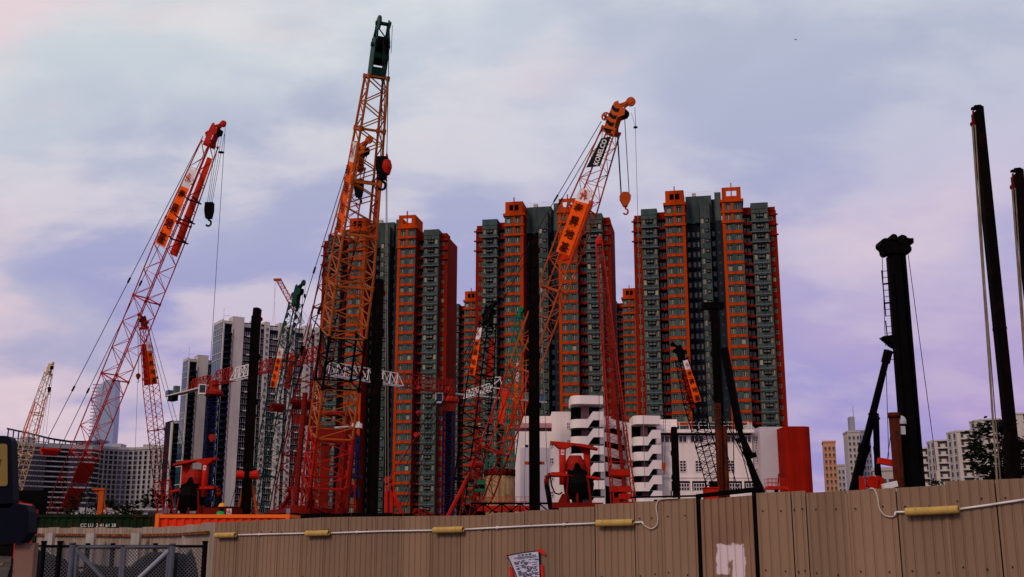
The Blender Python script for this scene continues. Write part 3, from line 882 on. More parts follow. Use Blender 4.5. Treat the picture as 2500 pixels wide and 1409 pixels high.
for a, c, nz in ((1064, 1103, 6), (1114, 1128, 2), (1142, 1156, 2), (1170, 1190, 3)): schwin(1849, 1856, a, c, 1.54, 2, nz)
sbox('canopy', M['t_dark'], 1908, 1920, 1061, 1064, -1.8, 3)
for k in range(7):
    schwin(1914.5, 1918, 1066+k*21, 1080+k*21, 2.0, 1, 2)
sbox('wall', M['white'], 1914, 1919, 1060, 1260, 2.05, 8, True)
# roof railings
b = MB()
zr0, zr1 = sz(1049), sz(1031)
for k in range(10):
    x = sx(1614 + k*24); b.bar((x, YS-0.3, zr0), (x, YS-0.3, zr1), 0.07, 4)
for f in (1.0, 0.55): b.bar((sx(1614), YS-0.3, zr0+(zr1-zr0)*f), (sx(1832), YS-0.3, zr0+(zr1-zr0)*f), 0.05, 4)
for k in range(8):
    x = sx(1840); b.bar((x, YS+k*1.2, zr0), (x, YS+k*1.2, zr1 - k*0.0), 0.07, 4)
b.bar((sx(1832), YS-0.3, zr1), (sx(1880), YS+9, sz(1046)), 0.10, 4); b.bar((sx(1832), YS-0.3, zr1-0.5), (sx(1880), YS+9, sz(1046)-0.5), 0.06, 4)
for k in range(9):
    t = k/9; p = Vector((sx(1832), YS-0.3, zr1)).lerp(Vector((sx(1880), YS+9, sz(1046))), t); b.bar(p, p-Vector((0,0,0.9)), 0.06, 4)
b.build('roof_railing', M['wht'], sch)

# red lift tower right of the school
rt = thing('red_tower', 'tall plain red rounded tower block beside the white school', 'building', (sx(1953), YS-6, 0))
b = MB(); b.smooth = False
x0, x1 = at(1919, 1100, YS-8).x, at(1984, 1100, YS-8).x
rr_ = 1.6; zt_ = zat(1044, YS-8)
poly = []
for cx, cy, a0 in ((x1-rr_, YS-8+rr_, -90), (x1-rr_, YS-1, 0), (x0+0.5, YS-1, 90), (x0+0.5, YS-8+0.5, 180)):
    for k in range(6):
        a = R(a0 + 18*k); rad = rr_ if a0 in (-90, 0) else 0.5
        poly.append((cx + rad*math.cos(a), cy + rad*math.sin(a), 0))
b.prism(poly, (0, 0, zt_)); b.build('wall', M['red_wall'], rt)
b = MB(); b.prism([(x*1.0 + (0.0), y, zt_) for x, y, z in poly], (0, 0, 0.25)); b.build('coping', M['red_wall'], rt)

# ================================================================== pale residential towers, left
def residential(label, px, Y, rot, nfl, segs, fh=2.95, glassy=True, name='residential_tower', group='pale residential towers on the left', depth=14):
    c = at(px, 830, Y)
    t = thing(name, label, 'building', (c.x, Y, 0), group, rz=rot, world=False)
    H = nfl*fh
    b = MB(); b.box(0.3, segs[-1][2]-0.3, 1.3, depth, 0, H+1); b.build('inner_wall', M['res_dark'], t)
    f = 0.08
    def wm(w, h, frame=M['res_wall']):
        b = MB(); b.box(-w/2, w/2, -0.05, 0.02, 0, h); b.mi = 1
        b.box(-w/2-f, -w/2, -0.12, 0.02, 0, h); b.box(w/2, w/2+f, -0.12, 0.02, 0, h); b.box(-w/2-f, w/2+f, -0.16, 0.02, -0.12, 0)
        b.box(-0.05, 0.05, -0.09, 0.0, 0, h)
        return b.mesh('window', (M['hot_glass'], frame))
    wsm, wbg = wm(1.15, 1.5), wm(1.7, 1.9)
    b = MB(); b.box(0, 1, -0.3, 0.02, 0, 0.2); b.box(0, 1, -1.3, -1.22, 0.2, 0.4); b.mesh
    cnt = [0]
    for kind, x0, x1, y, dtop in segs:
        w = x1-x0
        if kind in ('wall', 'pier'):
            b = MB(); b.box(x0, x1, y, 6, 0, H + dtop); b.build('wall', M['res_wall'], t)
        if kind == 'wall':
            b = MB(); b.bar((x0+0.5, y-0.12, 0), (x0+0.5, y-0.12, H-3), 0.12, 5); b.build('drain_pipe', M['dred'], t)
        if kind == 'pier':
            for i in range(nfl): inst('window', wsm, t, (x0+w*0.55, y, i*fh+0.9))
            for i in range(0, nfl, 1):
                pass
            b = MB(); b.box(0, w, -0.1, 0.02, 0, 0.14); le = b.mesh('ledge', M['res_wall'])
            for i in range(0, nfl, 2): inst('ledge', le, t, (x0, y, i*fh))
        if kind == 'rec':
            for i in range(nfl-1):
                if w > 3: inst('window', wbg, t, (x0+w*0.28, 1.3, i*fh+0.6))
                inst('window', wbg, t, (x0+w*0.72, 1.3, i*fh+0.6))
            b = MB(); b.box(0, w*0.55, -1.2, 0.02, 0, 0.6); le = b.mesh('balcony', M['res_wall'])
            if w > 3:
                for i in range(2, nfl-1, 3): inst('balcony', le, t, (x0+w*0.45, 1.3, i*fh))
            b = MB(); b.box(x0, x1, y+1.2, 6, H-1.2, H + dtop - 1.5); b.build('roof_beam', M['res_wall'], t)
        if kind == 'bal':
            b = MB()
            n = 6
            arc = [(x0 + w*k/n, -1.5*math.sin(math.pi*(0.12+0.76*k/n))) for k in range(n+1)]
            b.prism([(a - x0, o, 0) for a, o in arc] + [(w, 2.5, 0), (0, 2.5, 0)], (0, 0, 0.22))
            b.prism([(a - x0, o, 0.22) for a, o in arc] + [(a - x0, o+0.12, 0.22) for a, o in reversed(arc)], (0, 0, 0.75))
            bal = b.mesh('balcony', M['res_dark'])
            b = MB(); b.box(0, w, 0, 0.05, 0.9, 2.6); b.mi = 1
            b.box(w*0.62, w*0.66, -0.06, 0.0, 0.9, 2.6); b.box(0, w, -0.05, 0.0, 0.85, 0.95); b.box(w*0.62, w, -0.05, 0, 1.7, 1.78)
            gl = b.mesh('balcony_door', (M['res_glass'], M['res_wall']))
            for i in range(nfl-1):
                inst('balcony', bal, t, (x0, y, i*fh)); inst('balcony_door', gl, t, (x0, y+2.0, i*fh))
            b = MB(); b.box(x0, x1, y, 5, H-0.6, H+dtop); b.build('roof_beam', M['res_wall'], t)
            b = MB(); b.box(x0-0.5, x0+0.1, y-0.6, 2.6, 0, H+dtop-0.6); b.build('corner_post', M['res_wall'], t)
    if glassy:
        # glazed end wall, floor by floor
        b = MB(); b.box(-0.06, 0.1, 0, depth-1, 0.35, fh-0.05)
        for k in range(5): b.mi = 1; b.box(-0.10, -0.06, k*(depth-1)/4-0.05, k*(depth-1)/4+0.05, 0.35, fh-0.05)
        pane = b.mesh('glazing', (M['res_glass'], M['res_dark']))
        b = MB(); b.box(-0.3, 0.1, -0.05, depth-0.9, 0, 0.33); sp = b.mesh('floor_band', M['res_wall'])
        b = MB(); b.box(-0.08, 0.1, -0.02, depth-0.95, 0, 0.33); sp2 = b.mesh('floor_band', M['res_glass'])
        for i in range(nfl):
            inst('glazing', pane, t, (0, 0.5, i*fh))
            inst('floor_band', sp if (i % 4 in (0, 1) or i > nfl-4) else sp2, t, (0, 0.5, i*fh))
        b = MB(); b.box(-0.2, 0.3, 0, depth-0.5, H, H+1.4); b.build('roof_beam', M['res_wall'], t)
    b = MB(); b.bar((0.5, 1, H), (0.5, 1, H+7), 0.06, 4); b.bar((0.5, 1, H+3), (4, 3, H+4), 0.08, 4); b.build('antenna', M['rope'], t)
    return t
def seglist(n):
    s = [('bal', 0.6, 4.6, 0.0, 0.6), ('wall', 4.6, 10.2, -0.3, 3.2)]
    x = 10.2
    for k in range(n):
        s += [('rec', x, x+4.6, 0, 2.0), ('pier', x+4.6, x+8.4, 0.0, 2.6), ('rec', x+8.4, x+10.4, 0, 1.6), ('pier', x+10.4, x+13.0, 0.4, 2.4)]
        x += 13.0
    return s
residential('tall pale residential tower with blue glazed corner and stacked dark balconies', 542, 500, R(33), 34, seglist(4))
residential('shorter pale residential tower with dark balconies, left of the glazed tower', 463, 540, R(33), 30, seglist(0) + [('rec', 10.2, 14.8, 0, 2.0), ('pier', 14.8, 18, -0.4, 1.0)], depth=9)
residential('lowest pale residential tower at the left edge of the cluster, mostly hidden', 434, 585, R(33), 21, [('bal', 0.6, 4.6, 0, 0.6), ('wall', 4.6, 9, -0.4, 1.0)], glassy=False)

# ================================================================== curved hotel
hot = thing('hotel', 'wide curved hotel with dark ribbon windows and a white window grid', 'building', (at(230, 1310, 600).x, 600, 0))
HF = 10
HT, HB = 1092, 1222
def hp(px, Y): q = at(px, 1150, Y); return Vector((q.x, Y, 0))
ribbon = [hp(8, 560), hp(60, 570), hp(110, 580), hp(165, 588), hp(222, 592), hp(240, 602)]
grid = [hp(240, 602), hp(262, 607), hp(285, 611), hp(310, 613), hp(335, 612), hp(360, 608), hp(385, 602), hp(408, 594)]
zt_h, zb_h = zat(1090, 590), zat(1250, 590)
fhh = (zt_h - 1.0) / 18.0
def facade(poly, name, mat):
    b = MB()
    vs = [(p.x, p.y, 0) for p in poly] + [(p.x, p.y, zt_h) for p in poly] + [(p.x, p.y+30, 0) for p in poly] + [(p.x, p.y+30, zt_h) for p in poly]
    n = len(poly); fs = []
    for i in range(n-1): fs += [(i, i+1, n+i+1, n+i), (n+i, n+i+1, 3*n+i+1, 3*n+i)]
    fs += [(0, n, 3*n, 2*n), (n-1, 3*n-1, 4*n-1, 2*n-1)]
    b.add(vs, fs); b.build(name, mat, hot)
facade(ribbon, 'glass_wall', M['hot_glass']); facade(grid, 'wall', M['hot_wall'])
for i, (p, q) in enumerate(zip(ribbon, ribbon[1:])):
    d = (q-p); L = d.length; d.normalize(); n_ = Vector((d.y, -d.x, 0))
    for k in range(4, 19):
        z = k*fhh
        b = MB(); b.obox((p+q)/2 + n_*0.4 + Vector((0,0,z+0.55)), d*(L/2-0.05), n_*0.4, (0,0,0.34 if k < 18 else 1.0)); b.build('floor_band', M['hot_wall'], hot)
wmsh = None
for i, (p, q) in enumerate(zip(grid, grid[1:])):
    d = (q-p); L = d.length; d.normalize(); n_ = Vector((d.y, -d.x, 0))
    rz = math.atan2(d.y, d.x)
    for j in range(2):
        c = p.lerp(q, 0.25+0.5*j)
        for k in range(7, 18):
            if wmsh is None:
                b = MB(); b.box(-1.0, 1.0, -0.1, 0.05, 0, 2.0); b.mi = 1
                b.box(-1.18, -1.0, -0.3, 0.05, -0.15, 2.15); b.box(1.0, 1.18, -0.3, 0.05, -0.15, 2.15); b.box(-1.0, 1.0, -0.26, 0.05, 2.0, 2.15); b.box(-1.0, 1.0, -0.28, 0.05, -0.15, 0)
                wmsh = b.mesh('window', (M['hot_glass'], M['hot_wall']))
            o = inst('window', wmsh, hot, Vector((c.x, c.y, k*fhh+0.7)) - ORG[hot.name], (0, 0, rz))
    b = MB(); b.obox((p+q)/2 + n_*0.3 + Vector((0,0,zt_h+0.6)), d*(L/2-0.02), n_*0.3, (0,0,0.7)); b.build('roof_coping', M['hot_wall'], hot)
# roof canopy of the left wing
def hz(py): return zat(py, 590)
for i, (p, q) in enumerate(zip(ribbon, ribbon[1:])):
    sag = [1062, 1068, 1076, 1081, 1080, 1072]
    b = MB(); za, zc = hz(sag[i]), hz(sag[i+1])
    b.prism([(p.x, p.y-1, za), (q.x, q.y-1, zc), (q.x, q.y-1, zc+0.9), (p.x, p.y-1, za+0.9)], (0, 14, 0)); b.build('roof_canopy', M['hot_glass'], hot)
    for k in range(4):
        c = p.lerp(q, k/4); zc_ = za + (zc-za)*k/4
        b = MB(); b.bar((c.x, c.y+1, zt_h), (c.x, c.y+1, zc_), 0.35, 4); b.build('canopy_post', M['hot_glass'], hot)
    b = MB(); zm = (min(za, zc)-zt_h)*0.45 + zt_h
    b.bar((p.x, p.y+1, zm), (q.x, q.y+1, zm), 0.3, 4); b.build('canopy_rail', M['hot_wall'], hot)
for a, b_, t_, Y in ((42, 62, 1066, 596), (268, 290, 1083, 620), (292, 315, 1092, 622), (345, 372, 1085, 618)):
    b = MB(); p, q = hp(a, Y), hp(b_, Y); b.box(p.x, q.x, Y, Y+9, zt_h-1, zat(t_, Y)); b.build('roof_plant_room', M['hot_wall'], hot)

# low block in front of the hotel and far skyscraper
b_ = thing('low_building', 'low pale building with ledges in front of the curved hotel', 'building', (at(350,1310,330).x, 330, 0))
def lbox(name, m, px0, px1, py0, py1, Y, d=8):
    b = MB(); p, q = at(px0, 1240, Y), at(px1, 1240, Y); b.box(p.x, q.x, Y, Y+d, zat(py1, Y) if py1 else 0, zat(py0, Y)); b.build(name, m, b_)
lbox('wall', M['hot_wall'], 175, 395, 1240, None, 330)
lbox('wall', M['hot_wall'], 326, 362, 1224, 1240, 331)
lbox('ledge', M['conc'], 300, 395, 1232, 1234, 329, 1); lbox('ledge', M['conc'], 325, 395, 1244, 1246, 329, 1)
lbox('window', M['hot_glass'], 362, 384, 1250, 1256, 329.9, 0.3); lbox('roof', M['hot_glass'], 210, 330, 1228, 1238, 340, 14)
M['far_glass'] = pmat('hazed_blue_glass', (0.22, 0.26, 0.38), 0.12, 0.8, 0.06, 0.01)  # pale base colours put distance haze into the skyscraper's surfaces
M['far_glass2'] = pmat('hazed_pale_glass', (0.40, 0.38, 0.50), 0.12, 0.8, 0.05, 0.01)
sk = thing('skyscraper', 'very distant pale blue glass skyscraper behind the red boom', 'building', (at(258,1310,2500).x, 2500, 0))
p, q = at(246, 1000, 2500), at(280, 1000, 2500)
zt_ = zat(927, 2500)
b = MB(); wd = q.x-p.x
b.prism([(p.x-6, 2500, 0), (q.x+4, 2500, 0), (q.x, 2500, zt_*0.82), (q.x-4, 2500, zt_), (p.x+4, 2500, zt_), (p.x, 2500, zt_*0.82)], (0, wd, 0)); b.build('wall', M['far_glass'], sk)
b = MB(); b.prism([(p.x-26, 2506, 0), (p.x, 2504, 0), (p.x, 2504, zt_*0.99), (p.x-22, 2520, zt_*0.96)], (0, 30, 0)); b.build('wall', M['far_glass2'], sk)
M['far_line'] = pmat('hazed_mullion', (0.30, 0.30, 0.40), 0.5, 0.2, 0.05, 0.01)
for k in range(40):
    z = 30 + k*(zt_-35)/40
    b = MB(); b.box(p.x-23, p.x-0.5, 2499.0, 2500.5, z, z+2.6); b.build('floor_band', M['far_line'], sk)

# ================================================================== right background
M['far_or'] = pmat('distant_orange_wall', (0.48, 0.22, 0.12), 0.8, 0.1, 0.1, 0.05)
M['far_pale'] = pmat('distant_pale_wall', (0.40, 0.33, 0.31), 0.8, 0.1, 0.1, 0.05)
M['far_win'] = pmat('distant_window', (0.05, 0.05, 0.07), 0.4, 0.3, 0.2, 0.05)
M['far_grey'] = pmat('distant_grey_wall', (0.27, 0.25, 0.29), 0.8, 0.1, 0.1, 0.05)
def block(name, label, px0, px1, pyt, Y, mat, rot=0.0, ncol=3, nrow=14, dep=14, winw=0.5, extra=None, group=None, side=None, wh=0.5):
    p, q = at(px0, 1200, Y), at(px1, 1200, Y); w = (q.x-p.x)
    t = thing(name, label, 'building', (p.x, Y, 0), group, rz=rot, world=False)
    H = zat(pyt, Y)
    b = MB(); b.box(0, w, 0, dep, 0, H); b.build('wall', mat, t)
    b = MB(); b.box(-0.3, w+0.3, -0.3, dep, H, H+0.9); b.build('parapet', mat, t)
    cw = w/ncol; fh = H*1.0/(nrow+0.6)
    b = MB(); b.box(-cw*winw/2, cw*winw/2, -0.06, 0.05, 0, fh*wh); b.mi = 1; b.box(-cw*winw/2-0.1, cw*winw/2+0.1, -0.35, 0.05, -0.22, 0); wmx = b.mesh('window', (M['far_win'], mat))
    for i in range(ncol):
        for k in range(nrow):
            inst('window', wmx, t, (cw*(i+0.5), 0, k*fh + fh*0.45))
    if extra: extra(t, w, H)
    return t
block('apartment_block', 'slim distant orange apartment block right of the red tower', 2017, 2046, 1081, 520, M['far_or'], R(-14), 3, 14)
block('apartment_block', 'small stepped white block beside the slim orange block', 2048, 2066, 1138, 560, M['far_pale'], R(-14), 2, 11)
def xt(t, w, H):
    b = MB(); b.box(w*0.35, w*0.75, 3, 10, H, H+9); b.build('lift_tower', M['far_grey'], t)
    b = MB(); b.bar((w*0.7, 4, H+9), (w*0.7, 4, H+15), 0.12, 4); b.build('antenna', M['rope'], t)
block('apartment_block', 'cream distant tower behind the slanting black strut of the pile rig', 2078, 2108, 1056, 600, M['far_pale'], R(-8), 3, 17, extra=xt)
block('apartment_block', 'grey distant tower with balconies right of the cream tower', 2106, 2138, 1054, 606, M['far_grey'], R(12), 4, 17)
block('apartment_block', 'low white stepped house between the black strut and the mast', 2134, 2184, 1150, 300, M['far_pale'], R(-20), 3, 5, winw=0.7)
# stepped housing blocks
def estate(label, px0, pxm, px1, pyt, Y, nfl):
    """corner block: narrow left flank receding, front with balconies"""
    p, m_, q = at(px0, 1200, Y+9), at(pxm, 1200, Y), at(px1, 1200, Y-3)
    t = thing('estate_block', label, 'building', (m_.x, Y, 0), 'stepped housing blocks on the right')
    H = zat(pyt, Y)
    P0, P1, P2 = Vector((p.x, Y+9, 0)), Vector((m_.x, Y, 0)), Vector((q.x, Y-3, 0))
    b = MB(); BK0 = Vector((P0.x/P0.y*1.25, 1, 0))*14; BK2 = Vector((P2.x/P2.y*1.1, 1, 0))*20
    b.prism([P0, P1, P2, P2+BK2, P0+BK0], (0,0,H)); b.build('wall', M['res_wall'], t)
    d = (P2-P1); L = d.length; d.normalize(); n_ = Vector((d.y, -d.x, 0)); rz = math.atan2(d.y, d.x)
    fh = H/nfl
    w = L*0.66
    b = MB(); b.box(-w/2, w/2, -0.05, 0.05, 0.25, fh*0.80); b.mi = 1
    b.box(-w*0.25, w*0.25, -0.5, -0.05, 0.2, fh*0.48)
    b.box(-w/2-0.2, w/2+0.2, -0.7, 0.05, -0.55, 0.2); b.mi = 0; b.box(-w/2-0.1, w/2+0.1, -0.75, 0.0, fh*0.80, fh*0.86)
    bm_ = b.mesh('balcony', (M['far_win'], M['res_wall']))
    for k in range(nfl):
        c = P1 + d*(L*0.58) + Vector((0,0,k*fh + 0.5))
        inst('balcony', bm_, t, c - ORG[t.name], (0,0,rz))
    d2 = (P1-P0); L2 = d2.length; d2.normalize(); rz2 = math.atan2(d2.y, d2.x)
    b = MB(); b.box(-L2*0.1, L2*0.1, -0.06, 0.05, 0.2, fh*0.7); b.mi = 1; b.box(-L2*0.13, L2*0.13, -0.25, 0.02, -0.1, 0.15); wm_ = b.mesh('window', (M['far_win'], M['res_wall']))
    for f in (0.28, 0.78):
        for k in range(nfl):
            inst('window', wm_, t, P0.lerp(P1, f) + Vector((0,0,k*fh+0.5)) - ORG[t.name], (0,0,rz2))
        b = MB(); c = P0.lerp(P1, f + 0.16); b.bar(c + Vector((0,-0.3,0)), c + Vector((0,-0.3,H-1)), 0.15, 4); b.build('drain_pipe', M['far_grey'], t)
    b = MB(); b.prism([P0+Vector((-.3,-.3,H)), P1+Vector((0,-.4,H)), P2+Vector((.3,-.4,H)), P2+BK2+Vector((0,0,H)), P0+BK0+Vector((0,0,H))], (0,0,0.7)); b.build('parapet', M['res_wall'], t)
estate('lowest stepped housing block just right of the black pile mast', 2236, 2246, 2276, 1097, 500, 12)
estate('second lowest stepped housing block, third from the right edge', 2272, 2290, 2328, 1078, 480, 13)
estate('second tallest full stepped housing block behind the tree', 2323, 2348, 2388, 1055, 460, 14)
estate('tallest stepped housing block crossed by the tan ropes', 2382, 2412, 2458, 1027, 440, 15)
estate('stepped housing block cut by the right edge behind the tall mast', 2470, 2500, 2570, 1012, 425, 16)

# ================================================================== cranes
UP = Vector((0, 0, 1))
class Frame:
    """boom frame: a along the boom, n on its upper/back side, l sideways; o = origin"""
    def __init__(s, base, tip):
        s.o = base; s.a = (tip-base).normalized(); s.L = (tip-base).length
        s.l = s.a.cross(UP).normalized(); s.n = s.l.cross(s.a)
        if s.n.z < 0: s.n = -s.n
        s.h = Vector((s.a.x, s.a.y, 0)).normalized()
    def p(s, a, n=0.0, l=0.0): return s.o + s.a*a + s.n*n + s.l*l
def boom_mesh(fr, t0, t1, nb, hw, hd, mb, cr, br, ends=True, dense=1):
    """lattice between distances t0 and t1; hw, hd: half width / half depth as functions of distance"""
    st = [t0 + (t1-t0)*i/nb for i in range(nb+1)]
    def c(i, sn, sl):
        t = st[i]; return fr.p(t, sn*hd(t), sl*hw(t))
    for sn in (-1, 1):
        for sl in (-1, 1):
            for i in range(nb): mb.bar(c(i, sn, sl), c(i+1, sn, sl), cr, 6, caps=False)
    for i in range(nb):
        k = i % 2
        for sl in (-1, 1):
            a, b = (c(i, -1, sl), c(i+1, 1, sl)) if k else (c(i, 1, sl), c(i+1, -1, sl))
            mb.bar(a, b, br, 4, caps=False)
        for sn in (-1, 1):
            a, b = (c(i, sn, -1), c(i+1, sn, 1)) if k else (c(i, sn, 1), c(i+1, sn, -1))
            mb.bar(a, b, br, 4, caps=False)
        if i % dense == 0:
            for sl in (-1, 1): mb.bar(c(i, -1, sl), c(i, 1, sl), br*0.9, 4, caps=False)
    if ends:
        for i in (0, nb):
            for sn in (-1, 1):
                mb.bar(c(i, sn, -1), c(i, sn, 1), br*1.5, 4); mb.bar(c(i, -1, sn), c(i, 1, sn), br*1.5, 4)
            for sn in (-1, 1):
                for sl in (-1, 1):
                    mb.bar(c(i, sn, sl) - fr.a*0.12, c(i, sn, sl) + fr.a*0.12, cr*1.6, 6)
def plate(mb, fr, poly, l, th):
    mb.prism([fr.p(a, n, l - th/2) for a, n in poly], fr.l*th)
def hookblock(root, pos, s, mat, kind='wide', dark=False):
    """sheave block with a hook below; pos = top of block; s = height"""
    hb = MB(); X = Vector((1, 0, 0)); Yv = Vector((0, 1, 0)); p = Vector(pos)
    w = s*0.36
    if kind == 'wide':
        poly = [(-w*0.45, 0), (w*0.45, 0), (w, -s*0.22), (w*0.95, -s*0.5), (w*0.35, -s*0.95), (-w*0.35, -s*0.95), (-w*0.95, -s*0.5), (-w, -s*0.22)]
    else:
        poly = [(-w*0.7, 0), (w*0.7, 0), (w*0.75, -s*0.5), (w*0.5, -s), (-w*0.5, -s), (-w*0.75, -s*0.5)]
    for off in (-0.16, 0.10):
        hb.prism([p + X*x + UP*z + Yv*off*s for x, z in poly], Yv*0.05*s)
    hb.disc(p - UP*s*0.38, Yv, w*0.72, 0.16*s, 14)
    hb.disc(p - UP*s*0.38, Yv, w*0.18, 0.36*s, 8)
    o = hb.build('hook_block', mat, root)
    hk = MB(); c = p - UP*s*1.28
    pts = [p - UP*s*0.9, p - UP*s*1.08]
    for k in range(10):
        a = R(95 - 27*k); pts.append(c + X*(math.cos(a)*s*0.16) + UP*(math.sin(a)*s*0.19))
    hk.tube(pts, s*0.06, 6); hk.build('hook', M['black'] if dark else M['org'], o)
def ropes(root, pairs, r=0.022, mat='rope', name='hoist_rope'):
    for a, b in pairs:
        m = MB(); m.bar(a, b, r, 5, caps=False); m.build(name, M[mat], root)
def logo(mb, c, right, up, h):
    """red figure: dot over a barred H"""
    def bx(x, y, w, hh): mb.obox(c + right*x*h + up*y*h, right*w*h/2, up*hh*h/2, right.cross(up)*0.004)
    mb.disc(c + up*0.40*h, right.cross(up), 0.11*h, 0.008, 12)
    bx(-0.17, -0.06, 0.10, 0.62); bx(0.17, -0.06, 0.10, 0.62); bx(0, -0.02, 0.36, 0.10); bx(-0.30, 0.10, 0.20, 0.09); bx(0.30, -0.16, 0.22, 0.09); bx(0, 0.2, 0.09, 0.34); bx(-0.24, -0.30, 0.2, 0.08)
def banner(root, fr, t0, t1, side, hwf, hdf, frac=0.85, text=True, white=0.2, ncol=0.0, plain_mat='ban_r', off=0.05):
    """cloth tied to one side face of the boom from distance t0 (bottom) to t1 (top)"""
    out = fr.l*side
    up = fr.a; right = up.cross(out).normalized()
    tw = t1 - (t1-t0)*white
    def q(t, s):      # s -1..1 across
        w = hdf(t)*frac
        bul = 0.05*math.sin((t-t0)*2.3) * (1-s*s)
        return fr.p(t, 0, 0) + out*(hwf(t)+off+bul) + right*(s*w + ncol)
    def cloth(a, b, nm, m):
        mb = MB(); nn = 8; vs = []
        for i in range(nn+1):
            for s in (-1, -0.5, 0, 0.5, 1): vs.append(q(a+(b-a)*i/nn, s))
        fs = [(i*5+k, i*5+k+1, (i+1)*5+k+1, (i+1)*5+k) for i in range(nn) for k in range(4)]
        n0 = len(vs); vs += [v - out*0.012 for v in vs]; fs += [tuple(n0+k for k in reversed(f)) for f in fs]
        mb.add(vs, fs); return mb.build(nm, m, root)
    if not text:
        cloth(t0, t1, 'banner', M[plain_mat]); return
    o = cloth(t0, tw, 'banner', M['ban']); o2 = cloth(tw, t1, 'banner_head', M['ban_w'])
    mb = MB(); nchar = 4; step = (tw-t0)/nchar
    for k, ch in enumerate('泰昇地基'):
        t = tw - step*(k+0.5)
        put_text(mb, ch, q(t, 0) + out*0.10, right, up, min(step*0.72, hdf(t)*frac*1.5), 0.02)
    mb.build('lettering', M['ink'], o)
    mb = MB(); t = (tw+t1)/2
    logo(mb, q(t, 0) + out*0.10, right, up, min((t1-tw)*0.85, hdf(t)*frac*1.7)); mb.build('emblem', M['ink_r'], o2)
def crawler(root, fr, mat, size=1.0, cab=True):
    """tracks, house, counterweight and gantry of a crawler crane, under the boom foot"""
    h = fr.h; l = Vector((h.y, -h.x, 0)); g = Vector((fr.o.x, fr.o.y, 0)) - h*1.2*size
    s = size
    for sd in (-1, 1):
        b = MB(); c = g + l*sd*1.9*s
        prof = []
        for k in range(16):
            a = 2*math.pi*k/16; prof.append((max(-2.6, min(2.6, 0))*0 + (2.6*s if math.cos(a) >= 0 else -2.6*s) + math.cos(a)*0.45*s, 0.5*s + math.sin(a)*0.45*s))
        b.prism([c + h*x + UP*z - l*0.4*s for x, z in prof], l*0.8*s); b.build('track', M['black'], root)
    b = MB(); b.obox(g + UP*1.15*s, h*1.6*s, l*1.3*s, UP*0.2*s); b.build('undercarriage', M['black'], root)
    b = MB(); b.obox(g - h*1.6*s + UP*2.1*s, h*2.6*s, l*1.5*s, UP*0.75*s)
    for k in range(6): b.obox(g - h*(0.2+0.6*k)*s + UP*2.1*s + l*1.52*s, h*0.2*s, l*0.03*s, UP*0.45*s)
    b.build('house', mat, root)
    b = MB(); b.obox(g - h*4.5*s + UP*1.9*s, h*0.5*s, l*1.7*s, UP*0.8*s); b.build('counterweight', mat, root)
    if cab:
        b = MB(); c = g + h*1.4*s + l*1.1*s + UP*2.1*s
        b.prism([c + h*x*s + UP*z*s - l*0.45*s for x, z in ((-0.8,-0.75),(0.8,-0.75),(0.9,0),(0.5,0.85),(-0.8,0.85))], l*0.9*s)
        b.build('cab', mat, root)
        b = MB(); b.prism([c + h*x*s + UP*z*s + l*0.452*s for x, z in ((-0.5,-0.1),(0.7,-0.1),(0.4,0.7),(-0.5,0.7))], l*0.02); b.build('cab_window', M['hot_glass'], root)
    b = MB()
    for sd in (-1, 1):
        b.bar(g - h*0.6*s + l*sd*0.9*s + UP*2.8*s, g - h*3.0*s + l*sd*0.5*s + UP*3.9*s, 0.11*s, 6); b.bar(g - h*4.0*s + l*sd*0.9*s + UP*2.8*s, g - h*3.0*s + l*sd*0.5*s + UP*3.9*s, 0.11*s, 6)
    b.bar(g - h*3.0*s - l*0.8*s + UP*3.9*s, g - h*3.0*s + l*0.8*s + UP*3.9*s, 0.16*s, 8)
    b.build('gantry', mat, root)
    return g - h*3.0*s + UP*3.9*s
def setup(base_px, tip_px, Yb, Yt, zfoot=1.9):
    b, t = at(*base_px, Yb), at(*tip_px, Yt)
    d = b - t
    k = (zfoot - t.z) / d.z
    return Frame(t + d*k, t)
def lattice_crane(label, base_px, tip_px, Yb, Yt, w, d, mats, nsec=4, bays=7, cr=0.055, br=0.03, tipf=0.30, tw=0.55, basef=0.10, body='red', group='lattice boom cranes on the site', name='crawler_crane', size=0.9, dense=2):
    fr = setup(base_px, tip_px, Yb, Yt)
    root = thing(name, label, 'crane', (fr.o.x, fr.o.y, 0), group)
    L = fr.L
    def taper(t, end):
        x = t/L
        if x > 1-tipf: return 1 + (end-1)*(x-(1-tipf))/tipf
        return 1.0
    def hw(t): return w/2*taper(t, tw)
    def hd(t):
        x = t/L
        k = taper(t, tw)
        if x < basef: k *= 0.25 + 0.75*x/basef
        return d/2*k
    for i in range(nsec):
        mb = MB(); t0, t1 = L*i/nsec, L*(i+1)/nsec
        boom_mesh(fr, t0+0.02, t1-0.02, bays, hw, hd, mb, cr, br, dense=dense)
        mb.build('boom_section', M[mats[min(i, len(mats)-1)]], root)
    foot = MB()
    for sl in (-1, 1): foot.disc(fr.p(0.05, 0, sl*w/2), fr.l, 0.22, 0.18, 10)
    foot.bar(fr.p(0.05, 0, -w/2), fr.p(0.05, 0, w/2), 0.10, 8); foot.build('boom_foot', M[body], root)
    gtop = crawler(root, fr, M[body], size)
    return root, fr, hw, hd, gtop
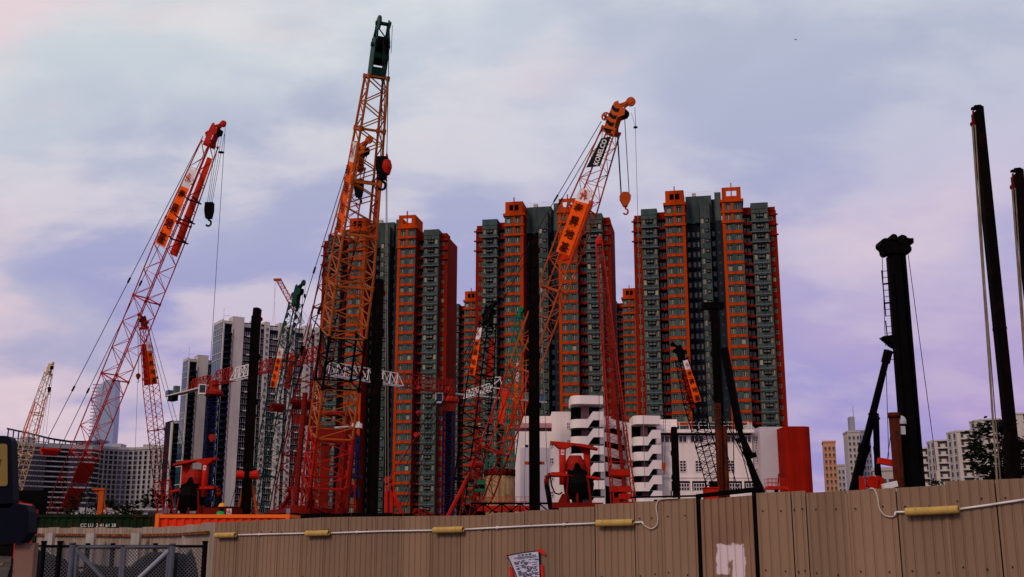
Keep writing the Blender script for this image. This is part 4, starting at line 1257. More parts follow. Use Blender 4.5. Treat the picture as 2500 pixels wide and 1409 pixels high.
def pendants(root, fr, hw, gtop, a_off, n_off, mid=0.62, spread=0.8, r=0.03, bridle=None):
    top = fr.p(fr.L + a_off, n_off)
    q = gtop
    bp = top.lerp(q, mid)
    for sl in (-1, 1):
        lo = fr.l*sl
        m = MB()
        a, b = top + lo*hw(fr.L)*0.9, bp + lo*spread
        m.bar(a, b, r, 5, caps=False)
        for f in (0.45, 0.8): c = a.lerp(b, f); m.bar(c - (b-a).normalized()*0.25, c + (b-a).normalized()*0.25, r*2.6, 6)
        m.build('pendant_rope', M['rope'], root)
    m = MB(); dd = (top-q).normalized()
    m.bar(bp - fr.l*spread*1.15, bp + fr.l*spread*1.15, 0.16, 8); m.obox(bp - dd*0.25, fr.l*spread*0.9, dd*0.22, dd.cross(fr.l)*0.2)
    m.build('bridle', bridle or M['red'], root)
    for k in range(5):
        m = MB(); o = fr.l*(-0.6+0.3*k)
        m.bar(bp - dd*0.3 + o, q + o*0.8, r*0.6, 4, caps=False); m.build('reeving_rope', M['rope'], root)
def head_std(root, fr, w, mats, s=1.0, stripes=False, nose=True, sheave='black'):
    """welded boom head: two cheek plates, sheaves, guide wheel and a fly nose"""
    L = fr.L; mat = M[mats]
    mb = MB()
    ck = [(-0.3,0.40),(0.5,0.42),(1.1,0.40),(1.8,0.32),(1.95,0.1),(1.6,-0.18),(1.55,-0.6),(1.1,-0.68),(0.85,-0.28),(0.3,-0.30),(0.0,-0.42),(-0.3,-0.40)]
    for sl in (-1, 1): plate(mb, fr, [(L + a*s, n*s) for a, n in ck], sl*w*0.30, 0.05)
    for a, n in ((0.3,0.3),(0.3,-0.2),(1.7,0.2),(-0.1,0.0),(1.0,0.3)): mb.bar(fr.p(L+a*s, n*s, -w*0.3), fr.p(L+a*s, n*s, w*0.3), 0.07*s, 6)
    o = mb.build('boom_head', mat, root)
    if stripes:
        sb = MB()
        for k in range(4):
            a0 = -0.15 + 0.50*k
            for sl in (-1, 1):
                plate(sb, fr, [(L + a0*s, 0.37*s), (L + (a0+0.24)*s, 0.37*s), (L + (a0+0.06)*s, 0.05*s), (L + (a0+0.10)*s, -0.22*s), (L+(a0-0.16)*s, -0.22*s), (L+(a0-0.18)*s, 0.05*s)], sl*(w*0.30+0.04), 0.012)
        sb.build('black_stripes', M['ink_k'], o)
    sb = MB()
    for l in (-0.2, -0.07, 0.07, 0.2): sb.disc(fr.p(L+1.28*s, -0.46*s, l*w), fr.l, 0.30*s, 0.06, 16)
    sb.build('sheave', M[sheave], o)
    sb = MB(); c = fr.p(L+0.82*s, 0.74*s, 0)
    for k in range(12):
        g0, g1 = 2*math.pi*k/12, 2*math.pi*(k+1)/12
        sb.bar(c + (fr.a*math.cos(g0)+fr.n*math.sin(g0))*0.25*s, c + (fr.a*math.cos(g1)+fr.n*math.sin(g1))*0.25*s, 0.06*s, 6)
        if k % 3 == 0: sb.bar(c, c + (fr.a*math.cos(g0)+fr.n*math.sin(g0))*0.25*s, 0.05*s, 5)
    sb.disc(c, fr.l, 0.09*s, w*0.5, 8)
    sb.bar(c, fr.p(L+0.5*s, 0.3*s, 0), 0.09*s, 6)
    sb.build('rope_guide_sheave', mat, o)
    if nose:
        nb = MB()
        for sl in (-1, 1):
            nb.bar(fr.p(L+1.65*s, 0.15*s, sl*w*0.2), fr.p(L+2.1*s, -0.52*s, sl*w*0.10), 0.06*s, 6); nb.bar(fr.p(L+1.6*s, -0.15*s, sl*w*0.2), fr.p(L+2.1*s, -0.62*s, sl*w*0.10), 0.06*s, 6)
            nb.bar(fr.p(L+1.72*s, 0.0*s, sl*w*0.19), fr.p(L+1.95*s, -0.48*s, sl*w*0.12), 0.045*s, 5)
            plate(nb, fr, [(L+1.92*s, -0.30*s), (L+2.22*s, -0.36*s), (L+2.36*s, -0.62*s), (L+2.2*s, -0.86*s), (L+1.95*s, -0.70*s)], sl*w*0.11, 0.04)
        nb.disc(fr.p(L+2.15*s, -0.64*s, 0), fr.l, 0.31*s, w*0.16, 16)
        nb.build('fly_nose', mat, o)
    return fr.p(L+1.28*s, -0.78*s), fr.p(L+2.15*s, -0.95*s)

# ---- red crane, far left large
rt_, fr, hw, hd, gt = lattice_crane('big red lattice boom crane leaning right at the far left, with orange banner', (148,1250), (512,352), 92, 85, 1.60, 1.65, ['dred','red','red','red','red'], 5, 6, 0.052, 0.028, 0.24, 0.62, body='red')
mt, ns = head_std(rt_, fr, 1.1, 'red', 0.92)
L = fr.L
banner(rt_, fr, L*0.735, L*0.93, -1 if fr.l.y > 0 else 1, hw, hd, 0.78, True, 0.24)
banner(rt_, fr, L*0.72, L*0.97, 1 if fr.l.y > 0 else -1, hw, hd, 0.6, False)
for k in range(3):
    m = MB(); t = L*(0.76+0.05*k)
    for s_ in (-1, 1): m.bar(fr.p(t, -hd(t)*1.25, s_*hw(t)), fr.p(t+0.3, hd(t)*0.5, s_*hw(t)), 0.07, 4)
    m.bar(fr.p(t, -hd(t)*1.25, -hw(t)*1.2), fr.p(t, -hd(t)*1.25, hw(t)*1.2), 0.07, 4); m.build('rope_guide', M['black'], rt_)
for t_ in (0.10, 0.165):
    m = MB(); t = L*t_; m.obox(fr.p(t, -hd(t)*0.95), fr.a*0.9, fr.n*0.03, fr.l*hw(t)*0.9); m.build('boom_plate', M['jred'], rt_)
hbp = at(512, 495, mt.y)
ropes(rt_, [(mt + Vector((x, 0.05*k, 0)), Vector((hbp.x + x*0.7, hbp.y, hbp.z))) for k, x in enumerate((-0.28, -0.1, 0.1, 0.28))], 0.02)
hookblock(rt_, hbp, 1.35, M['black'], 'tall', True)
ropes(rt_, [(ns, Vector((ns.x, ns.y, 1.0)))], 0.022, 'rope')
m = MB(); m.disc(at(540, 372, ns.y), (0,0,1), 0.25, 0.06, 8); m.build('rope_stop', M['black'], rt_)
bq = at(125, 1098, 95)
gt2 = at(60, 1225, 97)
pendants(rt_, fr, hw, gt2, 0.4, 0.6, (mt-bq).length/(mt-gt2).length, 0.85, 0.032)

# ---- red crane 2, smaller, leaning left
rt_, fr, hw, hd, gt = lattice_crane('slender red lattice boom crane between the big red crane and the residential tower', (404,1248), (352,800), 110, 107, 1.15, 1.15, ['red','dred','red','red'], 4, 8, 0.045, 0.026, 0.3, 0.5, body='red')
mt, ns = head_std(rt_, fr, 0.7, 'dred', 0.62)
L = fr.L
banner(rt_, fr, L*0.72, L*0.93, 1 if fr.l.y < 0 else -1, hw, hd, 0.7, True, 0.22)
banner(rt_, fr, L*0.72, L*0.92, -1 if fr.l.y < 0 else 1, hw, hd, 0.7, False)
hbp = at(338, 912, mt.y); ropes(rt_, [(mt, hbp + Vector((0.05,0,0))), (mt - Vector((0.15,0,0)), hbp), (hbp - Vector((0,0,1)), at(327, 1180, mt.y))], 0.018)
hookblock(rt_, hbp, 0.6, M['dred'], 'wide', True)
ropes(rt_, [(fr.p(L+0.3, 0.5, s_*0.3), gt + fr.l*s_*0.4) for s_ in (-1, 1)], 0.025, 'rope', 'pendant_rope')

# ---- cream crane, far left
rt_, fr, hw, hd, gt = lattice_crane('small cream lattice boom crane in front of the hotel at the left edge', (36,1190), (118,912), 150, 146, 1.5, 1.5, ['cream'], 4, 7, 0.055, 0.034, 0.35, 0.5, body='dred', size=1.0)
mt, ns = head_std(rt_, fr, 0.8, 'cream', 0.75)
L = fr.L
banner(rt_, fr, L*0.60, L*0.82, 1 if fr.l.y < 0 else -1, hw, hd, 0.26, False); banner(rt_, fr, L*0.62, L*0.86, -1 if fr.l.y < 0 else 1, hw, hd, 0.26, False)
ropes(rt_, [(mt, at(104, 1060, mt.y)), (ns, at(112, 1060, mt.y))], 0.02); ropes(rt_, [(fr.p(L, 0.6), gt)], 0.025, 'rope', 'pendant_rope')
hookblock(rt_, at(121, 945, mt.y), 0.7, M['black'], 'tall', True)

# ---- green crane 1
rt_, fr, hw, hd, gt = lattice_crane('dark green lattice boom crane with banners left of the tallest boom', (628,1250), (722,742), 102, 99, 1.5, 1.5, ['green'], 4, 7, 0.055, 0.030, 0.34, 0.6, body='green', dense=1)
mt, ns = head_std(rt_, fr, 0.65, 'green', 0.95)
m = MB()
for s_ in (-1, 1):
    for k in range(4):
        t = fr.L*(0.86+0.035*k); plate(m, fr, [(t, hd(t)*0.9), (t+0.55, hd(t)*0.9), (t+0.5, hd(t)*0.2), (t+0.1, hd(t)*0.3)], s_*hw(t), 0.05)
m.build('head_plates', M['green'], rt_)
L = fr.L
banner(rt_, fr, L*0.63, L*0.80, 1 if fr.l.y < 0 else -1, hw, hd, 0.62, True, 0.25); banner(rt_, fr, L*0.63, L*0.78, -1 if fr.l.y < 0 else 1, hw, hd, 0.6, False)
ropes(rt_, [(ns, at(744, 725, ns.y))], 0.016); hookblock(rt_, at(744, 718, ns.y), 0.35, M['black'], 'tall', True)
ropes(rt_, [(mt, Vector((mt.x+0.2, mt.y, 2.0)))], 0.02)
hbp = at(740, 845, mt.y); hookblock(rt_, hbp, 0.9, M['black'], 'tall', True)
ropes(rt_, [(fr.p(L, 0.5, s_*0.4), gt + fr.l*s_*0.4) for s_ in (-1, 1)], 0.028, 'rope', 'pendant_rope')

# ---- orange crane behind the tallest boom
rt_, fr, hw, hd, gt = lattice_crane('red and orange lattice boom crane half hidden behind the tallest boom', (698,1250), (872,408), 80, 77, 1.5, 1.5, ['dred','dred','dred','dred','org'], 5, 7, 0.055, 0.030, 0.28, 0.55, body='dred', dense=2)
mt, ns = head_std(rt_, fr, 0.95, 'org', 1.0, stripes=True)
L = fr.L
pendants(rt_, fr, hw, gt, 0.3, 0.6, 0.7, 0.6, 0.03, M['dred'])
m = MB(); t = L*0.30; m.obox(fr.p(t, 0), fr.a*0.35, fr.n*0.6, fr.l*0.6); m.build('winch_box', M['dred'], rt_)
hookblock(rt_, at(877, 440, mt.y), 1.3, M['black'], 'tall', True)
ropes(rt_, [(mt, at(877, 440, mt.y))], 0.03)

# ---- the tallest, yellow boom with green head
rt_, fr, hw, hd, gt = lattice_crane('tallest yellow lattice boom crane with a green head in the centre left', (783,1250), (919,188), 60, 52, 1.95, 1.95, ['jred','red','yel','black','yel','yel','yel','yel','yel'], 9, 4, 0.066, 0.036, 0.42, 0.50, body='dred', size=1.1, dense=1)
L = fr.L
mb = MB()
for sl in (-1, 1):
    plate(mb, fr, [(L-0.080, -0.42), (L-0.080, 0.42), (L+1.120, 0.42), (L+1.920, 0.42), (L+2.000, 0.0), (L+1.840, -0.42), (L+0.960, -0.45)], sl*0.36, 0.06)
for sn in (-0.45, 0.45):
    mb.obox(fr.p(L+0.200, sn), fr.a*0.28, fr.n*0.03, fr.l*0.35); mb.obox(fr.p(L+1.080, sn), fr.a*0.14, fr.n*0.03, fr.l*0.35)
mb.bar(fr.p(L+1.600, 0, -0.5), fr.p(L+1.600, 0, 0.5), 0.12, 8)
hd_o = mb.build('boom_head', M['green'], rt_)
mb = MB()
for k in range(6): mb.disc(fr.p(L+1.640, -0.25, -0.29+0.115*k), fr.l, 0.42, 0.07, 18)
mb.build('sheave', M['black'], hd_o)
mb = MB()
for k in range(6): mb.bar(fr.p(L+1.640, -0.65, -0.29+0.115*k), fr.p(L+1.800, 0.12, -0.29+0.115*k), 0.03, 4)
mb.build('rope_wraps', M['rope_l'], hd_o)
mb = MB(); mb.obox(fr.p(L+0.800, 0), fr.a*0.2, fr.n*0.25, fr.l*0.30); mb.obox(fr.p(L+1.296, 0), fr.a*0.12, fr.n*0.28, fr.l*0.33); mb.build('head_crossbeam', M['black'], hd_o)
mb = MB()
for sl in (-1, 1):
    mb.bar(fr.p(L+1.840, 0.3, sl*0.32), fr.p(L+2.760, 0.05, sl*0.28), 0.07, 6); mb.bar(fr.p(L+1.840, -0.4, sl*0.32), fr.p(L+2.760, 0.05, sl*0.28), 0.06, 6)
    plate(mb, fr, [(L+2.480, 0.35), (L+2.960, 0.1), (L+2.800, -0.45), (L+2.400, -0.2)], sl*0.30, 0.05)
mb.bar(fr.p(L+2.720, 0.0, -0.4), fr.p(L+2.720, 0.0, 0.4), 0.10, 8); mb.bar(fr.p(L+1.920, 0.2, -0.42), fr.p(L+2.640, 0, 0.4), 0.035, 4)
mb.disc(fr.p(L+2.720, -0.3, 0.3), fr.l, 0.36, 0.10, 16)
mb.build('fly_nose', M['green'], hd_o)
sd = 1 if fr.l.x < 0 else -1
banner(rt_, fr, L*0.665, L*0.86, sd, hw, hd, 0.72, True, 0.22)
banner(rt_, fr, L*0.655, L*0.80, -sd, hw, hd, 0.45, False)
tp = at(944, 135, fr.p(L+1.8, -0.7).y)
hb1, hb2 = at(934, 384, tp.y), at(944, 392, tp.y)
ropes(rt_, [(at(936, 100, tp.y), hb1 + Vector((-0.1,0,0))), (at(940, 110, tp.y), hb1 + Vector((0.05,0,0))), (at(950, 95, tp.y), hb2)], 0.022)
ropes(rt_, [(at(958, 62, tp.y), at(955, 130, tp.y))], 0.014)
hookblock(rt_, hb1, 1.15, M['black'], 'tall', True)
mb = MB(); mb.lathe([(0.05,0.35),(0.07,0.1),(0.2,0.0),(0.27,-0.25),(0.27,-0.4),(0.18,-0.72),(0.06,-0.78),(0.05,-1.05)], hb2, 14); mb.build('ball_weight', M['red'], rt_)
ropes(rt_, [(hb2 - Vector((0,0,1.0)), at(941, 1200, tp.y)), (hb2 - Vector((-0.04,0,1.0)), at(948, 1200, tp.y))], 0.018, 'rope_l')
# its back-stay mast and pendants, left
gq = at(700, 1120, 70)
pendants(rt_, fr, hw, gq, -L*0.32, 0.9, 0.72, 0.7, 0.034, M['dred'])
m = MB()
for a, b in (((745,960),(720,1250)), ((868,1010),(845,1250)), ((762,1010),(868,1010)), ((752,1070),(862,1080))):
    m.bar(at(*a, 63), at(*b, 63), 0.16, 6)
m.obox(at(812, 1062, 63), (1.1,0,0), (0,0.1,0), (0,0,0.45)); m.obox(at(792, 1160, 63.2), (0.25,0,0), (0,0.1,0), (0,0,1.8)); m.obox(at(836, 1160, 63.2), (0.2,0,0), (0,0.1,0), (0,0,1.6))
m.build('boom_stop_frame', M['dred'], rt_)
m = MB(); p_ = at(872, 1040, 58)
m.obox(p_, (0.25,0,0), (0,0.2,0), (0,0,0.12)); m.obox(p_+Vector((0.05,-0.22,0.05)), (0.12,0,0), (0,0.03,0), (0,0,0.16)); m.bar(p_, p_+Vector((-1.2,0,-0.1)), 0.05, 5); m.build('floodlight', M['wht'], rt_)
m = MB()
for x in (-0.9, 0.9):
    m.bar(fr.p(0.3, 0.2, x) + Vector((0.5,-1,0)), fr.p(6.5, 0.2, x), 0.14, 6)
m.build('boom_strut', M['dred'], rt_)

# ---- banner crane with striped head
rt_, fr, hw, hd, gt = lattice_crane('orange lattice boom crane with black striped head and big orange banner', (1150,1255), (1492,318), 80, 75, 1.45, 1.75, ['dred','red','org','org','org'], 5, 6, 0.060, 0.030, 0.20, 0.62, body='dred', dense=2)
mt, ns = head_std(rt_, fr, 1.2, 'org', 1.12, stripes=True)
L = fr.L
sd = 1 if fr.l.y < 0 else -1
banner(rt_, fr, L*0.685, L*0.845, sd, hw, hd, 0.66, True, 0.2, 0.12)
banner(rt_, fr, L*0.67, L*0.83, -sd, hw, hd, 0.75, False, ncol=0.3)
# maker's board
out = fr.l*sd; rgt = fr.a.cross(out).normalized()
mb = MB(); t0, t1 = L*0.895, L*0.975
mb.prism([fr.p(t0, 0) + out*(hw(t0)+0.04) - rgt*hd(t0)*0.75, fr.p(t0+0.35, 0) + out*(hw(t0)+0.04) + rgt*hd(t0)*0.65, fr.p(t1+0.2, 0) + out*(hw(t1)+0.04) + rgt*hd(t1)*0.75, fr.p(t1-0.1, 0) + out*(hw(t1)+0.04) - rgt*hd(t1)*0.45], out*0.03)
bo = mb.build('name_board', M['ink_k'], rt_)
mb = MB(); tm = (t0+t1)/2
put_text(mb, 'KOBELCO', fr.p(tm+0.1, 0) + out*(hw(t0)+0.09) + rgt*0.12, fr.a, -rgt, 0.42, 0.03, (t1-t0)*0.80)
mb.build('lettering', M['wht'], bo)
yb = mt.y
hbp = at(1526, 470, yb)
ropes(rt_, [(at(1507, 330, yb), Vector((hbp.x-0.30, hbp.y, hbp.z-0.2))), (at(1508, 318, yb), Vector((hbp.x-0.26, hbp.y, hbp.z-0.2))), (at(1525, 288, yb), Vector((hbp.x+0.30, hbp.y, hbp.z-0.2)))], 0.03)
hookblock(rt_, hbp, 1.12, M['org'], 'wide')
ropes(rt_, [(at(1550, 262, yb), at(1552, 308, yb))], 0.018); ropes(rt_, [(at(1551, 308, yb), at(1575, 1190, yb))], 0.018, 'rope_l'); ropes(rt_, [(at(1541, 275, yb), at(1551, 308, yb))], 0.012)
m = MB(); m.disc(at(1551.5, 311, yb), (0,0,1), 0.16, 0.08, 8); m.build('rope_stop', M['black'], rt_)
gq = at(985, 1130, 84)
top = fr.p(L+0.4, 0.8)
for s_ in (-1, 1):
    m = MB(); a, b = top + fr.l*s_*0.4, gq + fr.l*s_*0.5
    m.bar(a, b, 0.03, 5, caps=False)
    for f in (0.22, 0.5, 0.82):
        c = a.lerp(b, f); dd = (b-a).normalized(); m.bar(c - dd*0.3, c + dd*0.3, 0.075, 6)
    m.build('pendant_rope', M['rope'], rt_)
m = MB(); m.disc(at(1018, 1062, 83), fr.l, 0.18, 0.4, 12); m.disc(at(948, 1172, 84), fr.l, 0.26, 0.5, 12); m.bar(at(1018,1062,83), at(948,1172,84), 0.05, 5); m.build('bridle_sheave', M['red'], rt_)
m = MB()
for a, b in (((944,1185),(944,1262)), ((957,1185),(957,1262)), ((952,1180),(1003,1262)), ((1148,1155),(1068,1262))): m.bar(at(*a, 83), at(*b, 83)-Vector((0,0,1.5)), 0.16, 6)
m.build('gantry_mast', M['red'], rt_)
m = MB(); t = L*0.155
m.disc(fr.p(t, hd(t)*1.1, 0), fr.l, 0.26, 1.4, 12); m.build('boom_joint', M['red'], rt_)

# ---- black boom crane with banner
rt_, fr, hw, hd, gt = lattice_crane('black lattice boom crane with a narrow orange banner in front of the middle tower', (1132,1255), (1191,790), 96, 94, 1.6, 1.7, ['black'], 4, 8, 0.055, 0.036, 0.28, 0.62, body='black', dense=1)
mt, ns = head_std(rt_, fr, 1.1, 'black', 0.85, stripes=False)
L = fr.L; sd = 1 if fr.l.y < 0 else -1
banner(rt_, fr, L*0.745, L*0.975, sd, hw, hd, 0.50, True, 0.25, -0.35); banner(rt_, fr, L*0.74, L*0.93, -sd, hw, hd, 0.55, False, ncol=-0.1)
ropes(rt_, [(fr.p(L+0.2, 0.7, s_*0.4), gt + fr.l*s_*0.4 + Vector((-3,0,0))) for s_ in (-1, 0, 1)], 0.03, 'rope', 'pendant_rope')

# ---- bright green crane
rt_, fr, hw, hd, gt = lattice_crane('bright green lattice boom crane behind the slanting banner crane', (1212,1255), (1270,775), 110, 108, 1.75, 1.75, ['lgreen'], 4, 7, 0.06, 0.036, 0.55, 0.35, body='lgreen', dense=2)
mt, ns = head_std(rt_, fr, 0.6, 'lgreen', 0.6, nose=False)
L = fr.L; sd = 1 if fr.l.y < 0 else -1
banner(rt_, fr, L*0.50, L*0.79, -sd, hw, hd, 0.42, True, 0.3, 0.0); banner(rt_, fr, L*0.50, L*0.66, sd, hw, hd, 0.5, False, ncol=-0.2)

# ---- red crane, centre right
rt_, fr, hw, hd, gt = lattice_crane('tall tapering red lattice crane mast left of the right apartment tower', (1524,1250), (1463,600), 88, 100, 1.75, 1.5, ['jred'], 5, 8, 0.062, 0.026, 0.90, 0.32, body='red', dense=1)
L = fr.L
m = MB(); m.lathe([(0.15,0),(0.35,0.1),(0.38,0.5),(0.28,0.6),(0.2,0.9),(0.05,1.0)], fr.p(L, 0, 0), 10); m.build('mast_head', M['red'], rt_)
m = MB(); m.bar(fr.p(0, -0.2, 0.25), fr.p(L*0.98, 0, 0.05), 0.20, 8, 0.08); m.build('leader_pipe', M['dred'], rt_)
m = MB(); p_ = at(1514, 1155, 85); m.obox(p_, (0.75,0,0), (0,0.3,0), (0,0,0.2)); m.obox(p_+Vector((0,0,-0.2)), (0.7,0,0), (0,0.2,0), (0,0,0.1))
for k in range(4): m.bar(p_+Vector((-0.6+0.4*k,0,0.2)), p_+Vector((-0.6+0.4*k,0,0.35)), 0.08, 6)
m.build('traveller_beam', M['red'], rt_)
m = MB(); p_ = at(1516, 1194, 86); m.obox(p_, (0.75,0,0), (0,0.4,0), (0,0,0.22)); m.build('mast_foot_box', M['red'], rt_)
m = MB(); p_ = at(1527, 1222, 84); m.obox(p_ + Vector((0,0,0.3)), (0.5,0,0), (0,0.3,0), (0,0,0.2)); m.obox(p_ - Vector((0,0,0.4)), (0.6,0,0), (0,0.4,0), (0,0,0.3)); m.build('pump_unit', M['red'], rt_)
m = MB(); p_ = at(1505, 1225, 86); m.obox(p_-Vector((0,0,1)), (0.22,0,0), (0,0.3,0), (0,0,1.3)); m.build('mast_leg', M['jred'], rt_)
ropes(rt_, [(fr.p(L, -0.2, 0), at(1536, 1150, 86)), (fr.p(L, 0.2, 0), at(1462, 1200, 90))], 0.022)

# ---- dark crane with banner, leaning left
rt_, fr, hw, hd, gt = lattice_crane('dark lattice boom crane leaning left with a small orange banner, by the right tower', (1768,1255), (1664,878), 104, 103, 1.35, 1.35, ['black'], 4, 8, 0.05, 0.034, 0.22, 0.65, body='black', dense=1)
mt, ns = head_std(rt_, fr, 0.9, 'black', 0.75, stripes=False)
L = fr.L; sd = 1 if fr.l.y < 0 else -1
banner(rt_, fr, L*0.745, L*0.99, sd, hw, hd, 0.56, True, 0.22, 0.12); banner(rt_, fr, L*0.72, L*0.93, -sd, hw, hd, 0.5, False, ncol=-0.1)
hbp = at(1620, 1130, mt.y)
ropes(rt_, [(at(1623, 860, mt.y), hbp + Vector((-0.1,0,0))), (at(1626, 860, mt.y), hbp + Vector((0.12,0,0)))], 0.025)
hookblock(rt_, hbp, 0.7, M['org'], 'tall'); ropes(rt_, [(hbp - Vector((0,0,0.9)), at(1618, 1215, mt.y))], 0.03, 'rope_l')
ropes(rt_, [(fr.p(L+0.2, 0.8, s_*0.4), gt + Vector((1.2,0,0)) + fr.l*s_*0.4) for s_ in (-1, 0, 1)], 0.03, 'rope', 'pendant_rope')

# ================================================================== tower cranes
def truss(mb, p, q, h, wd, n, cr, br, tri=True):
    """horizontal triangular/box jib from p to q (bottom chord centre)"""
    d = (q-p).normalized(); l = d.cross(UP).normalized(); u = l.cross(d)
    for i in range(n):
        a, b = p.lerp(q, i/n), p.lerp(q, (i+1)/n); c = (a+b)/2
        for s_ in (-1, 1):
            mb.bar(a+l*s_*wd/2, b+l*s_*wd/2, cr, 4, caps=False)
            mb.bar(a+l*s_*wd/2, c+u*h, br, 4, caps=False); mb.bar(c+u*h, b+l*s_*wd/2, br, 4, caps=False)
        mb.bar(a-l*wd/2, a+l*wd/2, br, 4, caps=False)
        if i < n-1: mb.bar(c+u*h, p.lerp(q, (i+1.5)/n)+u*h, cr*1.1, 4, caps=False)
def mast(mb, x, y, z0, z1, w, n, cr, br):
    for i in range(n):
        a, b = z0+(z1-z0)*i/n, z0+(z1-z0)*(i+1)/n
        for sx_ in (-1, 1):
            for sy_ in (-1, 1): mb.bar((x+sx_*w/2, y+sy_*w/2, a), (x+sx_*w/2, y+sy_*w/2, b), cr, 4, caps=False)
        k = 1 if i % 2 else -1
        for s_ in (-1, 1):
            mb.bar((x-k*w/2, y+s_*w/2, a), (x+k*w/2, y+s_*w/2, b), br, 4, caps=False); mb.bar((x+s_*w/2, y-k*w/2, a), (x+s_*w/2, y+k*w/2, b), br, 4, caps=False)
            mb.bar((x-w/2, y+s_*w/2, a), (x+w/2, y+s_*w/2, a), br, 4, caps=False)
def tower_crane(label, mast_px, Ym, py_slew, jib, counter, segs, mastmat, cabside, slewmat='dred'):
    p0 = at(mast_px, 1200, Ym)
    tcr = thing('tower_crane', label, 'crane', (p0.x, Ym, 0), 'flat top tower cranes')
    zs = zat(py_slew, Ym)
    m = MB(); mast(m, p0.x, Ym, 0, zs, 1.9, 26, 0.16, 0.075); m.build('mast', M[mastmat], tcr)
    m = MB(); m.box(p0.x-0.5, p0.x+0.5, Ym-0.5, Ym+0.5, 0, zs); m.build('ladder_shaft', M['t_dark'], tcr)
    m = MB(); m.lathe([(1.3,0),(1.9,0.3),(1.9,0.8),(1.3,1.2),(1.0,1.6),(1.0,3.0)], (p0.x, Ym, zs), 12); m.build('slewing_ring', M[slewmat], tcr)
    jt = at(*jib[:2], jib[2]); js = Vector((p0.x, Ym, jt.z)); jd = (jt-js)
    for (f0, f1, mm, h) in segs:
        m = MB(); truss(m, js+jd*f0, js+jd*f1, h, 1.3, max(3, int(abs(f1-f0)*jd.length/1.7)), 0.11, 0.075); m.build('jib_section', M[mm], tcr)
    ct = at(*counter[:2], counter[2]); ct.z = jt.z
    cd = ct - js
    m = MB(); l = cd.normalized().cross(UP)
    for s_ in (-1, 1): m.bar(js + l*s_*0.6, ct + l*s_*0.6, 0.18, 4)
    m.obox((js+ct)/2 - Vector((0,0,0.1)), cd/2*0.98, l*0.55, UP*0.05); m.build('counter_jib', M['res_wall'], tcr)
    m = MB(); m.obox(ct - cd.normalized()*2.6 - Vector((0,0,0.6)), cd.normalized()*1.2, l*0.6, UP*0.6); m.build('counterweight', M['black'], tcr)
    m = MB(); m.obox(ct - cd.normalized()*0.8 + Vector((0,0,0.6)), cd.normalized()*0.7, l*0.6, UP*0.55); m.build('winch_house', M['res_glass'], tcr)
    m = MB(); m.obox(ct - cd.normalized()*4.2 + Vector((0,0,0.9)), cd.normalized()*0.6, l*0.5, UP*0.8); m.build('electric_cabinet', M['t_grey2'], tcr)
    m = MB(); c = js + Vector((cabside*1.7, -1.0, -1.0)); m.obox(c, (0.7,0,0), (0,0.7,0), (0,0,0.95)); cb = m.build('cab', M['wht'], tcr)
    m = MB(); m.obox(c + Vector((0.05,-0.71,0.08)), (0.55,0,0), (0,0.02,0), (0,0,0.72)); m.obox(c + Vector((cabside*0.71,0,0.1)), (0.02,0,0), (0,0.6,0), (0,0,0.75)); m.build('cab_window', M['hot_glass'], cb)
    return tcr, js, jd, zs
tcr, js, jd, zs = tower_crane('red and white tower crane on a blue mast in front of the pale residential towers', 506, 205, 968, (795, 872, 172), (412, 946, 222), [(0.0, 0.20, 'jred', 2.6), (0.20, 0.41, 'wht', 2.2), (0.41, 1.0, 'jred', 2.1)], 'blue', -1, 'jred')
m = MB(); truss(m, js - jd*0.02, js - jd.normalized()*11.0, 2.2, 1.3, 6, 0.11, 0.075); m.build('jib_section', M['jred'], tcr)
hq = at(518, 1060, 200); ropes(tcr, [(at(518, 1010, 200), hq)], 0.03); hookblock(tcr, hq, 1.5, M['jred'], 'wide', True)
tcr, js, jd, zs = tower_crane('red and white tower crane with a level jib crossing the left apartment tower', 1093, 200, 985, (795, 915, 176), (1330, 926, 214), [(0.0, 0.42, 'jred', 2.4), (0.42, 1.0, 'wht', 2.2)], 'blue', -1, 'red')
m = MB(); m.obox(js + Vector((0,0,-1.5)), (1.2,0,0), (0,1.2,0), (0,0,1.9)); m.obox(js + Vector((0,0,1.5)), (1.1,0,0), (0,0.8,0), (0,0,1.2)); m.build('slewing_frame', M['dred'], tcr)
m = MB(); truss(m, at(1136, 974, 198), at(1202, 953, 194), 1.4, 1.0, 8, 0.07, 0.055); m.build('jib_section', M['wht'], tcr)
m = MB()
for a, b in (((1187,922),(1222,921)), ((1222,921),(1222,932)), ((1187,922),(1190,926)), ((1222,924),(1200,944)), ((1197,946),(1224,949)), ((1224,932),(1224,949))): m.bar(at(*a, 196), at(*b, 196), 0.10, 4)
m.build('counter_jib_frame', M['wht'], tcr)
for px, py in ((1023, 948), (1022, 1008)):
    m = MB(); m.lathe([(0.15,0.4),(0.45,0.2),(0.45,-0.15),(0.1,-0.6)], at(px, py, 190), 8); m.build('jib_pulley', M['jred'], tcr)
# luffing crane far behind the residential tower
p0 = at(738, 1200, 600)
lc = thing('luffing_crane', 'tiny red and white luffing crane boom rising behind the residential roof', 'crane', (p0.x, 600, 0))
m = MB(); mast(m, p0.x, 600, 0, zat(790, 600), 2.0, 20, 0.2, 0.1); m.build('mast', M['red'], lc)
a_, b_ = at(738, 790, 600), at(680, 683, 596)
fr = Frame(a_, b_)
for f0, f1, mm in ((0, 0.3, 'wht'), (0.3, 0.55, 'red'), (0.55, 0.8, 'red'), (0.8, 1.0, 'red')):
    m = MB(); boom_mesh(fr, fr.L*f0, fr.L*f1, 4, lambda t: 1.2, lambda t: 1.2, m, 0.16, 0.10); m.build('boom_section', M[mm], lc)
m = MB(); m.obox(fr.p(fr.L, 0)+Vector((-0.8,0,0)), (1.8,0,0), (0,1.2,0), (0,0,0.5)); m.build('boom_tip', M['org'], lc)
